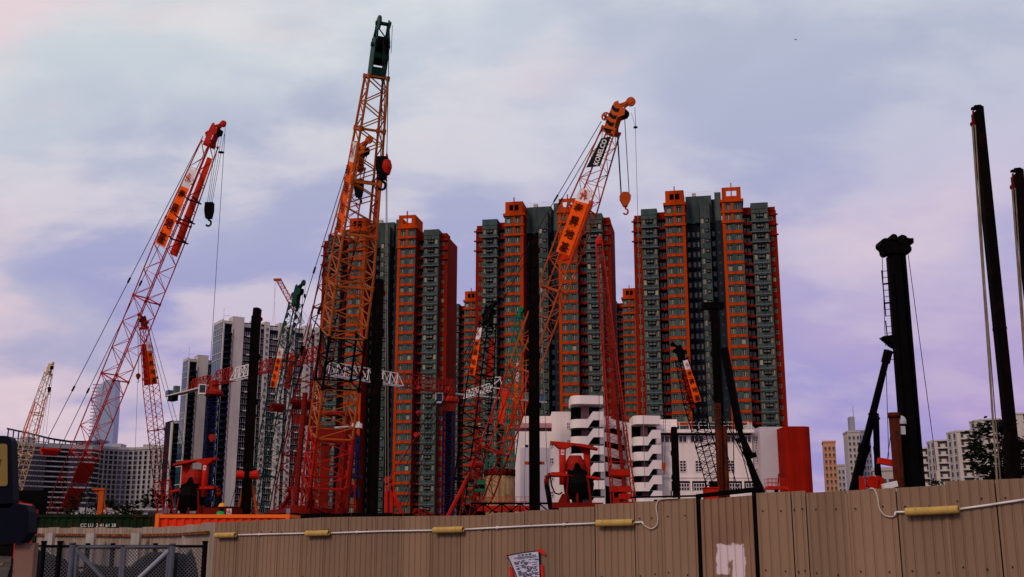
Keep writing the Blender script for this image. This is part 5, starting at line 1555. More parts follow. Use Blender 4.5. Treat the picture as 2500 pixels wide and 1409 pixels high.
ropes(lc, [(b_ + Vector((-1.0-0.8*k,0,0)), at(664+4*k, 790, 596)) for k in range(3)], 0.045, 'rope_l')
ropes(lc, [(b_, at(770, 800, 602))], 0.06)

# ================================================================== piling leaders and rigs
def leader(label, px, pyt, Y, w, name='piling_leader', head='sheave', group='dark piling leader masts', rope_side=-1, ladder=False, collar=None, mat='leader'):
    t = at(px, pyt, Y)
    r = thing(name, label, 'piling rig', (t.x, Y, 0), group)
    b = MB(); x, z = t.x, t.z
    # square mast with front guide rails and bolted joints
    b.box(x-w/2, x+w/2, Y-w/2, Y+w/2, 0.35, z-w*0.9)
    for s in (-1, 1): b.box(x+s*w*0.5-0.05, x+s*w*0.5+0.05, Y-w*0.62, Y-w*0.38, 0.4, z-w*1.2)
    b.build('mast', M[mat], r)
    k = 4.0
    while k < z-2:
        b = MB(); b.box(x-w*0.54, x+w*0.54, Y-w*0.54, Y+w*0.54, k, k+0.12); b.build('joint_flange', M[mat], r); k += 5.0
    b = MB(); b.box(x-w*1.2, x+w*1.2, Y-w*1.2, Y+w*1.2, 0.0, 0.36); b.build('base_plate', M['black'], r)
    b = MB()
    b.prism([(x-w*0.5, Y-w*0.5, z-w*0.9), (x+w*0.5, Y-w*0.5, z-w*0.9), (x+w*0.55, Y-w*0.5, z-w*0.15), (x+w*0.1, Y-w*0.5, z), (x-w*0.45, Y-w*0.5, z-w*0.05)], (0, w*0.18, 0))
    b.prism([(x-w*0.5, Y+w*0.32, z-w*0.9), (x+w*0.5, Y+w*0.32, z-w*0.9), (x+w*0.55, Y+w*0.32, z-w*0.15), (x+w*0.1, Y+w*0.32, z), (x-w*0.45, Y+w*0.32, z-w*0.05)], (0, w*0.18, 0))
    b.bar((x-w*0.2, Y-w*0.5, z-w*0.4), (x-w*0.2, Y+w*0.5, z-w*0.4), w*0.12, 8)
    b.build('mast_head', M[mat], r)
    b = MB(); c = (x+rope_side*w*0.5, Y, z-w*1.6); b.disc(c, (0,1,0), w*0.34, w*0.25, 14); b.obox((x+rope_side*w*0.45, Y, z-w*1.1), (w*0.12,0,0), (0,w*0.2,0), (0,0,w*0.55)); b.build('head_sheave', M['dred'], r)
    b = MB()
    for zc in (z*0.62, z*0.8): b.obox((x+rope_side*w*0.52, Y, zc), (w*0.16,0,0), (0,w*0.3,0), (0,0,w*0.4))
    b.build('guide_bracket', M[mat], r)
    if ladder:
        b = MB()
        for s in (0.62, 1.15): b.bar((x-w*s, Y, 2), (x-w*s, Y, z-w*1.5), 0.03, 4)
        kk = 2.0
        while kk < z-w*1.5: b.bar((x-w*0.62, Y, kk), (x-w*1.15, Y, kk), 0.022, 4); kk += 0.42
        b.build('ladder', M['black'], r)
    return r, x, z
r, x, z = leader('dark piling leader mast in front of the residential tower, nearest the left', 628, 752, 68, 0.46, rope_side=1)
b = MB()
for s, yy in ((-1, 4.6), (1, 4.6)): b.disc((x+s*0.42, 67.9, zat(1160, 68)), (1,0,0), 0.28, 0.5, 12)
b.build('hydraulic_drum', M['red'], r)
b = MB(); p_ = at(640, 1205, 68)
for dx0, dx1 in ((0.25, 1.3), (-0.25, -0.9)): b.bar((x+dx0*0.9, 68, p_.z+0.6), (x+dx1, 68, 0.5), 0.10, 6)
b.build('strut', M['org'], r)
leader('dark piling leader mast standing in front of the left apartment tower', 926, 682, 74, 0.62, rope_side=1, ladder=True)
r, x, z = leader('black piling leader mast standing before the middle apartment tower and the school', 1302, 578, 70, 0.60, rope_side=1)
zc = zat(1131, 70)
for s in (-1, 1):
    b = MB(); b.obox((x+s*0.48, 69.9, zc), (0.16,0,0), (0,0.12,0), (0,0,0.09)); b.build('clamp', M['org'], r)
ropes(r, [((x+0.35, 69.8, z-1.2), at(1340, 1240, 69)), ((x-0.5, 69.9, z*0.6), at(1280, 1240, 69))], 0.02, 'rope_l')
r, x, z = leader('rust brown piling leader with a T shaped head in front of the right tower', 1742, 744, 80, 0.50, rope_side=-1)
b = MB(); b.box(x-0.95, x+0.75, 79.6, 80.4, z-0.35, z+0.12); b.box(x-0.35, x-0.2, 79.7, 80.3, z-1.2, z-0.35); b.build('head_beam', M['black'], r)
M['rustpipe'] = pmat('rusty_brown_pipe', (0.075, 0.013, 0.005), 0.8, 0.15, 0.4, 0.8, streak=0.5, rust=0.5, rustcol=(0.02, 0.008, 0.006))
b = MB(); b.smooth = True; q = at(1752, 1000, 79.2); b.bar((q.x, 79.2, 0), (q.x, 79.2, zat(985, 79.2)), 0.24, 12); b.build('drill_casing', M['rustpipe'], r)
b = MB(); b.smooth = True; q = at(1768, 1060, 79.4); b.bar((q.x, 79.4, 0), (q.x, 79.4, zat(1040, 79.4)), 0.22, 10); b.build('drill_rod', M['rustpipe'], r)
b = MB(); q = at(1789, 1150, 79); b.smooth = False
for a, c, rr0 in (((1768,850),(1806,1050),0.30), ((1806,1050),(1852,1205),0.20), ((1800,1040),(1838,1118),0.16), ((1818,1100),(1862,1205),0.20)):
    b.bar(at(*a, 79), at(*c, 79), rr0, 8)
for a in ((1806,1075),(1822,1095),(1838,1112)): b.bar(at(a[0]-2, a[1]-6, 79), at(a[0]+2, a[1]+6, 79), 0.28, 8)
b.bar(at(1852,1205,79), at(1878,1290,79), 0.22, 8); b.bar(at(1862,1205,79), at(1884,1290,79), 0.22, 8)
b.build('back_stay', M['black'], r)
ropes(r, [(at(1760, 1010, 79), at(1868, 1200, 79)), (at(1795, 1040, 79), at(1835, 1200, 79)), (at(1766,1080,79), at(1806,1205,79)), (at(1790, 900, 79), at(1792, 1205, 79))], 0.035)
leader('short black post standing at the left of the white school right wing', 1645, 1042, 72, 0.38, name='steel_post', rope_side=-1)

# ---- big black rig on the right
Yr = 58.0
t = at(2182, 600, Yr)
rig = thing('piling_rig', 'big black piling rig with forked strut silhouetted at the right', 'piling rig', (t.x, Yr, 0))
w = 1.0; x = t.x; z = at(2182, 628, Yr).z
b = MB(); b.smooth = False
b.bar((x+0.02, Yr, 0), (x, Yr, z), w*0.56, 8, w*0.46); b.build('mast', M['black'], rig)
b = MB(); b.bar((x+0.42, Yr-0.35, 0), (x+0.40, Yr-0.35, z), 0.10, 6); b.bar((x-0.38, Yr-0.4, 0), (x-0.36, Yr-0.4, z-1), 0.10, 6); b.build('guide_rail', M['black'], rig)
zh = at(2182, 600, Yr).z
b = MB()
b.prism([(x-0.62,Yr-0.4,zh-0.55),(x+0.62,Yr-0.4,zh-0.5),(x+0.60,Yr-0.4,zh+0.15),(x+0.85,Yr-0.4,zh+0.2),(x+0.72,Yr-0.4,zh+0.35),(x+0.25,Yr-0.4,zh+0.38),(x+0.05,Yr-0.4,zh+0.25),(x-0.02,Yr-0.4,zh+0.5),(x-0.22,Yr-0.4,zh+0.42),(x-0.3,Yr-0.4,zh+0.2),(x-0.7,Yr-0.4,zh+0.25),(x-0.78,Yr-0.4,zh-0.1)], (0,0.8,0))
b.obox((x+0.72, Yr, zh+0.22), (0.30,0,0.0), (0,0.3,0), (0.0,0,0.14))
for dx_, dz_, rr0 in ((-0.6, 0.05, 0.26), (-0.45, -0.35, 0.22), (0.5, -0.3, 0.3), (0.35, 0.2, 0.3), (-0.12, 0.35, 0.2)): b.disc((x+dx_, Yr, zh+dz_), (0,1,0), rr0, 1.0, 12)
b.build('crown_block', M['black'], rig)
b = MB()
lx = x - w*0.78
for seg0, seg1 in ((0.955, 0.80), (0.785, 0.70), (0.69, 0.655)):
    za, zb_ = z*seg0, z*seg1
    b.bar((lx, Yr, za), (lx+0.03, Yr, zb_), 0.035, 4)
    kk = zb_
    while kk < za:
        b.bar((lx, Yr, kk), (x-w*0.4, Yr, kk+0.05), 0.022 if int(kk*3) % 3 else 0.06, 4); kk += 0.36
b.build('ladder', M['black'], rig)
b = MB(); c = at(2172, 828, Yr)
b.prism([c+Vector((-0.45,-0.4,0.1)), c+Vector((0.3,-0.4,0.2)), c+Vector((0.5,-0.4,-0.6)), c+Vector((0.1,-0.4,-0.4))], (0,0.8,0)); b.build('strut_bracket', M['black'], rig)
s0, s1 = at(2168, 860, Yr), at(2086, 1192, Yr+3)
s2 = s1 + (s1-s0)*(s1.z-0.3)/(s0.z-s1.z)
b = MB(); mid = s0.lerp(s2, 0.45)
b.bar(s0, mid, 0.17, 8, 0.21); b.bar(mid, s2, 0.27, 8, 0.27); b.bar(mid - (s2-s0).normalized()*0.2, mid + (s2-s0).normalized()*0.3, 0.33, 8)
b.bar(s0 - (s2-s0).normalized()*0.1, s0 + (s2-s0).normalized()*0.6, 0.24, 8)
f0 = at(2138, 1010, Yr+1.2)
b.bar(f0 + Vector((-0.2,0,0.1)), f0 + Vector((0.0,0,-0.4)), 0.24, 8); b.bar(f0, at(2143, 1160, Yr+2), 0.17, 8); b.bar(at(2138, 1090, Yr+1.5), at(2148, 1180, Yr+2), 0.15, 8)
b.build('raking_strut', M['black'], rig)
ropes(rig, [(Vector((x+0.62, Yr, zh-0.5)), at(2236+3*k, 1195, Yr)) for k in range(3)], 0.022, 'rope_l')
ropes(rig, [(Vector((x+0.75, Yr, zh-0.3)), at(2288, 1150, Yr-2)), (Vector((x-0.68, Yr, zh-0.4)), at(2162, 845, Yr)), (at(2163, 880, Yr), at(2170, 1120, Yr)), (at(2181, 1010, Yr-0.6), at(2166, 1125, Yr))], 0.02)
b = MB(); b.smooth = True; q = at(2189, 1100, Yr-0.9); b.bar((q.x, Yr-0.9, 0), (q.x, Yr-0.9, zat(1010, Yr-0.9)), 0.27, 12)
b.bar((q.x, Yr-0.9, zat(1020, Yr-0.9)), (q.x, Yr-0.9, zat(1008, Yr-0.9)), 0.33, 12); b.build('drill_pipe', M['rustpipe'], rig)
M['gal'] = pmat('galvanised', (0.45, 0.42, 0.44), 0.5, 0.4, 0.1, 2.0)
b = MB(); c = at(2200, 1030, Yr-0.8); b.lathe([(0.26,-0.12),(0.27,0.05),(0.22,0.22),(0.08,0.32)], c, 12); b.obox(c - Vector((-0.02,0,0.45)), (0.13,0,0), (0,0.12,0), (0,0,0.22)); b.build('junction_lamp', M['gal'], rig)
b = MB(); c = at(2163, 1128, Yr-0.6); b.obox(c, Vector((0.40,0,-0.07)), (0,0.2,0), Vector((0.03,0,0.15))); b.build('lifting_block', M['red'], rig)
b = MB()
for s in (-1, 1):
    c = at(2130 + s*20, 1180, Yr+0.5)
    b.prism([c+Vector((-0.25,0,-1.2)), c+Vector((0.25,0,-1.2)), c+Vector((0.28*s*0.4+0.1,0,0.25)), c+Vector((0.05*s-0.12,0,0.4))], (0,0.3,0))
c = at(2130, 1178, Yr+0.6); b.disc(c, (0,1,0), 0.35, 0.2, 12); b.obox(c + Vector((0,0,0.25)), (0.4,0,0), (0,0.08,0), (0,0,0.05)); b.build('casing_clamp', M['red'], rig)
b = MB(); b.obox((x, Yr, 0.5), (1.6,0,0), (0,2.4,0), (0,0,0.5)); b.obox((x-3, Yr+2, 1.2), (1.6,0,0), (0,1.4,0), (0,0,0.9)); b.build('carriage', M['black'], rig)
b = MB(); c = at(2172, 1185, Yr-1.5); b.obox(c, (0.35,0,0.08), (0,0.2,0), (-0.02,0,0.14)); b.obox(c + Vector((0,0,-0.9)), (0.3,0,0), (0,0.2,0), (0,0,0.75)); b.build('white_tray', M['wht'], rig)

# ---- two tall masts at the right edge
def edge_mast(label, px, pyt, Y, w):
    t = at(px, pyt, Y)
    r = thing('drill_mast', label, 'piling rig', (t.x, Y, 0), 'tall dark masts at the right edge')
    x, z = t.x, t.z
    b = MB(); b.box(x-w/2, x+w/2, Y-w/2, Y+w/2, 0.3, z-w*0.7)
    b.build('mast', M['leader'], r)
    b = MB()
    for yy in (-w*0.5, w*0.3): b.prism([(x-w*0.5, Y+yy, z-w*0.7), (x+w*0.5, Y+yy, z-w*0.7), (x+w*0.52, Y+yy, z-w*0.1), (x+w*0.15, Y+yy, z+w*0.12), (x-w*0.45, Y+yy, z+w*0.05), (x-w*0.5, Y+yy, z-w*0.12), (x+w*0.1, Y+yy, z-w*0.18)], (0, w*0.2, 0))
    b.bar((x-w*0.6, Y, z-w*0.05), (x+w*0.3, Y, z-w*0.02), 0.04, 4)
    b.build('mast_head', M['leader'], r)
    b = MB(); b.disc((x-w*0.5, Y, z-w*1.9), (0,1,0), w*0.36, w*0.4, 14); b.disc((x-w*0.48, Y, z-w*1.0), (0,1,0), w*0.15, w*0.4, 10); b.bar((x-w*0.5, Y, z-w*1.6), (x-w*0.45, Y, z-w*0.4), 0.05, 6); b.build('head_sheave', M['dred'], r)
    for k, (dx, m_) in enumerate(((-0.66, 'rope_l'), (-0.80, 'rope_l'), (-0.60, 'rope_l'))):
        ropes(r, [((x+w*dx, Y-0.1*k, z-w*2.2), (x+w*(dx-1.0-0.35*k), Y-0.1*k, 0.5))], 0.026 + 0.016*(k == 1), m_)
    b = MB(); b.box(x-w*1.2, x+w*1.2, Y-w*1.2, Y+w*1.2, 0, 0.32); b.build('base_plate', M['black'], r)
    b = MB(); b.box(x-w*0.53, x+w*0.53, Y-w*0.53, Y+w*0.53, z*0.5, z*0.5+0.12); b.box(x-w*0.53, x+w*0.53, Y-w*0.53, Y+w*0.53, z*0.25, z*0.25+0.12); b.build('joint_flange', M['leader'], r)
edge_mast('tall dark drill mast with tan ropes near the right edge', 2385, 262, 46, 0.42)
edge_mast('tall dark drill mast cut off by the right edge of the picture', 2482, 415, 46, 0.42)

# ================================================================== red reverse-circulation machines
def rig_head(label, px, py_bottom, Y, s, flip):
    c = at(px, py_bottom, Y)
    r = thing('drilling_head', label, 'drilling machine', (c.x, Y, 0), 'red drilling head machines')
    def P(x, z_, y=0.0): return Vector((c.x + flip*x*s, Y + y*s, c.z + z_*s))
    def poly(pts, y0, d, nm, m):
        b = MB(); b.prism([P(x, z_, y0) for x, z_ in pts], (0, d*s, 0)); return b.build(nm, m, r)
    # columns
    for x0, y0 in ((-0.95, -0.25), (0.75, 0.35)):
        b = MB(); b.smooth = True; b.bar(P(x0, 0.3, y0), P(x0, 3.0, y0), 0.24*s, 12); b.build('column', M['red'], r)
    poly([(-1.75,3.05),(-1.55,3.05),(-1.2,2.75),(-0.7,2.75),(-0.2,2.95),(0.5,2.80),(1.45,2.62),(1.45,2.75),(0.6,3.0),(-0.5,3.12),(-1.7,3.22)], -0.5, 1.0, 'top_beam', M['red'])
    poly([(0.2,2.9),(0.45,2.5),(0.62,2.3),(0.62,2.9)], 0.2, 0.2, 'gusset', M['red'])
    b = MB(); b.lathe([(0.46,0.0),(0.56,0.2),(0.58,0.55),(0.50,0.8),(0.40,0.95),(0.36,1.05)], P(-0.08, 1.05, 0.1), 14)
    for k in range(6):
        a = math.pi*2*k/6; b.bar(P(-0.08+0.36*math.cos(a), 2.05, 0.1+0.36*math.sin(a)), P(-0.08+0.36*math.cos(a), 2.2, 0.1+0.36*math.sin(a)), 0.05*s, 6)
    b.build('power_swivel', M['jred'], r)
    poly([(-0.35,1.0),(0.5,1.0),(0.1,1.75),(-0.1,1.75)], -0.62, 0.05, 'opening_shade_plate', M['black'])  # solid black plate painting the shade inside the machine
    poly([(-0.62,0.95),(0.72,0.95),(0.70,1.15),(0.3,1.35),(-0.2,1.2),(-0.6,1.3)], -0.64, 0.06, 'front_guard', M['black'])
    poly([(-1.75,1.05),(-1.75,0.9),(0.2,0.85),(1.5,0.62),(1.55,0.78),(0.3,1.0),(-0.8,1.08)], -0.55, 1.2, 'working_deck', M['red'])
    b = MB(); b.lathe([(0.7,-0.6),(0.85,-0.2),(0.9,0.3),(0.75,0.75)], P(0.15, 0.05, 0.2), 14); b.build('rotary_table', M['black'], r)
    b = MB()
    for x0 in (-0.6, 0.0, 0.7): b.bar(P(x0, 0.8, -0.6), P(x0*1.3, -0.9, -0.7), 0.08*s, 6)
    b.build('hydraulic_ram', M['dred'], r)
    b = MB(); b.smooth = True
    b.tube([P(-1.0, 0.98, -0.2), P(-1.75, 0.98, -0.2), P(-1.95, 0.9, -0.2), P(-2.05, 0.7, -0.2), P(-2.05, 0.35, -0.2)], 0.17*s, 10); b.build('discharge_pipe', M['dred'], r)
    b = MB(); b.smooth = True; b.bar(P(-2.05, 0.35, -0.2), P(-1.75, -1.4, -0.2), 0.17*s, 10); b.build('discharge_hose', M['black'], r)
    b = MB(); b.smooth = True; b.tube([P(-1.8, 0.9, -0.4), P(-1.7, 0.2, -0.45), P(-1.5, -0.25, -0.45), P(-1.2, -0.35, -0.45), P(-1.0, -0.2, -0.4)], 0.05*s, 6); b.build('hydraulic_hose', M['black'], r)
    poly([(-1.3,-0.9),(-1.0,-0.3),(-0.6,-0.3),(-0.45,-0.9)], -0.4, 0.5, 'column_foot', M['dred'])
    b = MB(); b.box(c.x-1.7*s, c.x+1.7*s, Y-0.9*s, Y+0.9*s, c.z-1.25*s, c.z-0.9*s); b.build('base_frame', M['dred'], r)
    for x0 in (-1.4, 1.4):
        for y0 in (-0.7, 0.7):
            b = MB(); b.bar((c.x+x0*s, Y+y0*s, 0), (c.x+x0*s, Y+y0*s, c.z-1.2*s), 0.16*s, 6); b.build('leg', M['black'], r)
    b = MB(); b.obox(P(-0.95, 2.45, -0.50), (0.11*s,0,0), (0,0.005,0), (0,0,0.17*s)); pl = b.build('number_plate', M['wht'], r)
    b = MB(); logo(b, P(-0.95, 2.45, -0.512), Vector((1,0,0)), Vector((0,0,1)), 0.26*s); b.build('emblem', M['ink_r'], pl)
rig_head('red drilling head with elbow pipe in front of the school', 1408, 1195, 64, 0.86, 1)
rig_head('red drilling head at the left behind the orange container', 468, 1224, 66, 0.80, -1)

# ================================================================== casing cylinder, platform, barriers
M['casing'] = pmat('rusty_beige_casing', (0.30, 0.175, 0.085), 0.85, 0.1, 0.25, 0.5, streak=0.45, rust=0.35, rustcol=(0.16, 0.035, 0.012))
c = at(1220, 1200, 92)
cs_ = thing('steel_casing', 'upright rusty beige steel casing with a red top beneath the slanting crane', 'casing', (c.x, 92, 0))
b = MB(); b.smooth = True; zc = zat(1162, 92); b.bar((c.x, 92, 0), (c.x, 92, zc), 1.2, 24); b.build('shell', M['casing'], cs_)
b = MB(); b.smooth = True; b.bar((c.x, 92, zc), (c.x, 92, zat(1146, 92)), 1.22, 24); b.build('top_collar', M['dred'], cs_)
for k in range(7):
    a = math.pi + math.pi*k/6; b = MB(); b.obox((c.x+1.24*math.cos(a), 92+1.24*math.sin(a), zc+0.25), (0.08,0,0), (0,0.08,0), (0,0,0.28)); b.build('collar_lug', M['black'], cs_)
pf = thing('work_platform', 'long red work platform with railings in front of the rusty casing', 'platform', (at(1240,1235,78).x, 78, 0))
x0, x1 = at(1165, 1235, 78).x, at(1295, 1235, 78).x; zp = zat(1243, 78)
b = MB(); b.box(x0, x1, 77.4, 79.4, zp-0.15, zp+0.22); b.build('deck', M['red'], pf)
b = MB(); zr = zat(1214, 78)
for k in range(12):
    x = x0 + (x1-x0)*k/11; b.bar((x, 77.5, zp+0.2), (x, 77.5, zr), 0.025, 4)
for f in (0.5, 1.0): b.bar((x0, 77.5, zp+0.2+(zr-zp-0.2)*f), (x1, 77.5, zp+0.2+(zr-zp-0.2)*f), 0.022, 4)
b.build('railing', M['red'], pf)
for k in range(4):
    b = MB(); x = x0+0.2+(x1-x0-0.4)*k/3; b.bar((x, 78.4, 0), (x, 78.4, zp-0.15), 0.10, 6); b.build('leg', M['black'], pf)
b = MB(); zz_ = zat(1228, 77); b.bar(at(1150,1229,76.5), at(1370,1229,76.5), 0.07, 6)
for k in range(4):
    xa = at(1180+k*45, 1229, 76.5); b.bar(xa, xa+Vector((0.9,0,-0.7)), 0.05, 5); b.bar(xa, xa+Vector((-0.9,0,-0.7)), 0.05, 5)
    b.bar(Vector((xa.x, 76.5, 0)), xa, 0.06, 5)
b.build('barrier_rail', M['black'], label='long black pipe rail on raking legs along the red work platform', cat='barrier', loc=(at(1260,1229,76.5).x, 76.5, 0))
# green cab machine
gm = thing('green_excavator_cab', 'small green machine cab seen through the foot of the slanting boom', 'machine', (at(1173,1180,95).x, 95, 0))
c = at(1171, 1185, 95)
b = MB(); b.prism([c+Vector((x*0.75,0,z_*0.75)) for x, z_ in ((-0.8,-0.7),(0.8,-0.7),(0.75,0.2),(0.5,0.6),(-0.5,0.6),(-0.75,0.2))], (0,1.6,0)); b.build('cab', M['lgreen'], gm)
b = MB(); b.prism([c+Vector((x*0.75,-0.03,z_*0.75)) for x, z_ in ((-0.6,-0.35),(0.6,-0.35),(0.55,0.1),(-0.55,0.1))], (0,0.03,0)); b.build('cab_window', M['black'], gm)
b = MB(); b.obox((c.x+0.3, 96.2, c.z*0.4), (1.6,0,0), (0,1.2,0), (0,0,c.z*0.32)); b.build('body', M['black'], gm)
for s in (-1, 1):
    b = MB(); b.obox((c.x+0.3, 96.2+s*1.1, 0.4), (2.0,0,0), (0,0.35,0), (0,0,0.4)); b.build('track', M['black'], gm)
b = MB(); b.obox(at(1188, 1096, 97), (0.5,0,0), (0,0.3,0), (0,0,0.22)); p_ = at(1188, 1096, 97); b.bar((p_.x, 97, 0), p_, 0.12, 6); b.build('exhaust_box', M['lgreen'], gm)

# boom lift basket
c = at(1895, 1192, 74)
bl = thing('lift_basket', 'small red work basket with railings beside the red tower', 'lift', (c.x, 74, 0))
b = MB(); b.prism([(c.x-0.75,73.6,c.z-0.1),(c.x+0.7,73.6,c.z-0.1),(c.x+0.72,73.6,c.z+0.1),(c.x-0.6,73.6,c.z+0.14)], (0,0.8,0)); b.build('floor', M['red'], bl)
b = MB()
for k in range(6):
    x = c.x-0.66+1.32*k/5
    for y in (73.62, 74.38): b.bar((x, y, c.z+0.1), (x, y, c.z+0.62), 0.02, 4)
for y in (73.62, 74.38):
    for f in (0.36, 0.62): b.bar((c.x-0.66, y, c.z+f), (c.x+0.66, y, c.z+f), 0.02, 4)
b.build('railing', M['red'], bl)
b = MB(); b.bar((c.x, 74, 0.2), (c.x, 74, c.z-0.1), 0.14, 6); b.bar((c.x+0.05, 73.7, c.z+0.1), (c.x+0.15, 73.7, c.z+0.95), 0.04, 5); b.build('boom', M['black'], bl)
# red skip below the brown leader
c = at(1735, 1205, 70)
b = MB(); b.prism([(c.x-0.42,69.6,0.0),(c.x+0.42,69.6,0.0),(c.x+0.42,69.6,zat(1193,70)),(c.x-0.42,69.6,zat(1193,70))], (0,0.8,0)); b.box(c.x-0.48, c.x+0.48, 69.55, 70.45, zat(1193,70)-0.001, zat(1190,70))
b.build('red_tank', M['red'], label='small red tank at the foot of the brown leader', cat='tank', loc=(c.x, 70, 0))

# low black sheet wall just behind the hoarding
b = MB(); p0, p1 = at(655, 1270, 40), at(1010, 1270, 40)
for k in range(14):
    xa, xb = p0.x+(p1.x-p0.x)*k/14, p0.x+(p1.x-p0.x)*(k+1)/14-0.02
    b.box(xa, xb, 40, 40.06, 0, zat(1254 - (k % 3), 40))
b.build('sheet_wall', M['black'], label='low black steel sheet wall just behind the middle of the hoarding', cat='wall', loc=(p0.x, 40, 0))
# stub of blue lattice mast behind the tallest boom
c = at(853, 1100, 150)
bm2 = thing('mast_section', 'blue lattice mast stub beside the foot of the tallest boom', 'mast', (c.x, 150, 0))
m = MB(); mast(m, c.x, 150, zat(1160,150), zat(1062,150), 2.2, 5, 0.2, 0.1); m.build('upper_mast', M['blue'], bm2)
m = MB(); mast(m, c.x, 150, 0, zat(1160,150), 2.2, 5, 0.16, 0.08); m.build('lower_mast', M['dred'], bm2)
m = MB(); m.box(c.x-1.6, c.x+1.6, 148.4, 151.6, zat(1162,150)-0.3, zat(1162,150)); m.box(c.x-1.5, c.x+1.5, 149, 151, zat(1215,150), zat(1190,150)); m.build('climbing_collar', M['blue'], bm2)

# ================================================================== containers, worker, left things
def container(label, px0, px1, Y, H, mat, col2, text=None, rz=0.0, zb=0.0):
    p, q = at(px0, 1270, Y), at(px1, 1270, Y); L = q.x-p.x
    t = thing('shipping_container', label, 'container', (p.x, Y, 0), 'shipping containers behind the fence')
    n = max(6, int(L/0.28)); st = L/n
    prof = []
    for k in range(n):
        x = p.x + k*st; prof += [(x+0.02, 0.0), (x+st*0.35, 0.0), (x+st*0.5, 0.04), (x+st*0.85, 0.04)]
    prof.append((q.x-0.02, 0.0))
    b = MB(); vs = []
    for x, o in prof: vs += [(x, Y+o, 0.15+zb), (x, Y+o, H-0.12+zb)]
    fs = [(2*i, 2*i+2, 2*i+3, 2*i+1) for i in range(len(prof)-1)]
    b.add(vs, fs); b.box(p.x, q.x, Y+0.06, Y+2.4, 0.16+zb, H-0.14+zb); b.build('side_wall', mat, t)
    for nm, z0, z1 in (('bottom_rail', zb, zb+0.15), ('top_rail', zb+H-0.12, zb+H)):
        b = MB(); b.box(p.x-0.02, q.x+0.02, Y-0.04, Y+2.44, z0, z1); b.build(nm, col2, t)
    for x in (p.x-0.03, q.x-0.10):
        b = MB(); b.box(x, x+0.13, Y-0.06, Y+0.1, zb, zb+H+0.02); b.build('corner_post', col2, t)
    if text:
        b = MB(); put_text(b, text[0], (at(text[1], 1280, Y).x, Y-0.012, zat(text[2], Y)), (1,0,0), (0,0,1), 0.14, 0.01, text[3]); b.build('lettering', M['wht'], t)
    return t
M['cgreen'] = pmat('container_dark_green', (0.007, 0.018, 0.006), 0.7, 0.2, 0.4, 0.6, rust=0.35, rustcol=(0.06, 0.015, 0.006))
M['corange'] = pmat('container_bright_orange', (0.75, 0.035, 0.008), 0.6, 0.25, 0.12, 0.4)
M['corange2'] = pmat('container_orange_rail', (0.85, 0.14, 0.02), 0.6, 0.25, 0.1, 0.4)
container('dark green shipping container with white code letters behind the rear fence', 85, 378, 46, zat(1256, 46), M['cgreen'], M['cgreen'], ('CC LU  2 41 61 28', 240, 1282.5, at(283,1280,46).x-at(196,1280,46).x))
container('bright orange shipping container at the left behind the hoarding', 382, 705, 38, zat(1256, 38), M['corange'], M['corange2'])
# brown box with emblem, behind the worker
c = at(537, 1248, 52)
bx_ = thing('site_box', 'dull red site box with a white emblem plate behind the worker', 'box', (c.x, 52, 0))
b = MB(); x0, x1 = at(502, 1240, 52).x, at(567, 1240, 52).x; b.box(x0, x1, 52, 54, 0, zat(1238, 52)); b.build('body', M['dred'], bx_)
b = MB(); b.box(x0-0.03, x1+0.03, 51.96, 54.04, zat(1238,52), zat(1236.5,52)); b.build('lid', M['black'], bx_)
b = MB(); xa, xb = at(554, 1240, 52).x, at(566, 1240, 52).x; b.box(xa, xb, 51.97, 52.0, zat(1260,52), zat(1242,52)); pl = b.build('emblem_plate', M['ban_w'], bx_)
b = MB(); logo(b, Vector(((xa+xb)/2, 51.96, zat(1251,52))), Vector((1,0,0)), Vector((0,0,1)), 0.28); b.build('emblem', M['ink_r'], pl)

# the worker, standing on a low stage behind the orange container
zf = zat(1233, 48) - 1.74
pc_ = at(540, 1240, 48)
st_ = MB(); st_.box(pc_.x-0.8, pc_.x+0.8, 47.5, 48.5, 0, zf); st_.build('timber_stage', M['rail_rust'], label='low timber stage hidden behind the orange container, under the worker', cat='stage', loc=(pc_.x, 48, 0))
per = thing('person', 'worker in yellow helmet and green safety vest behind the orange container', 'person', (pc_.x, 48, zf))
me = bpy.data.meshes.new('body')
J = [(0,0,0.95),(0,0,1.15),(0,0.02,1.38),(0.02,0.0,1.50),(0.04,-0.04,1.62),        # 0-4 pelvis..head
     (-0.18,0.02,1.40),(-0.26,-0.02,1.14),(-0.16,-0.22,1.02),(-0.06,-0.30,1.03),     # 5-8 left arm
     (0.18,0.0,1.40),(0.27,-0.06,1.15),(0.30,-0.28,1.08),(0.30,-0.38,1.10),          # 9-12 right arm
     (-0.09,0,0.90),(-0.11,-0.03,0.48),(-0.11,0.02,0.08),(-0.11,-0.14,0.04),         # legs
     (0.09,0,0.90),(0.11,-0.02,0.48),(0.11,0.03,0.08),(0.11,-0.13,0.04)]
Eg = [(0,1),(1,2),(2,3),(3,4),(2,5),(5,6),(6,7),(7,8),(2,9),(9,10),(10,11),(11,12),(0,13),(13,14),(14,15),(15,16),(0,17),(17,18),(18,19),(19,20)]
RD = [.15,.15,.16,.065,.10,.075,.055,.04,.045,.075,.055,.04,.045,.095,.065,.05,.045,.095,.065,.05,.045]
me.from_pydata(J, Eg, [])
bo_ = inst('body', me, per)
sm_ = bo_.modifiers.new('skin', 'SKIN')
for i, r_ in enumerate(RD): me.skin_vertices[0].data[i].radius = (r_, r_*0.85)
me.skin_vertices[0].data[0].use_root = True
ss = bo_.modifiers.new('sub', 'SUBSURF'); ss.levels = 2; ss.render_levels = 2
M['cloth'] = pmat('dark_work_clothes', (0.02, 0.022, 0.03), 0.9, 0.1, 0.3, 4.0)
M['vest'] = pmat('green_safety_vest', (0.02, 0.30, 0.06), 0.8, 0.1, 0.2, 4.0)
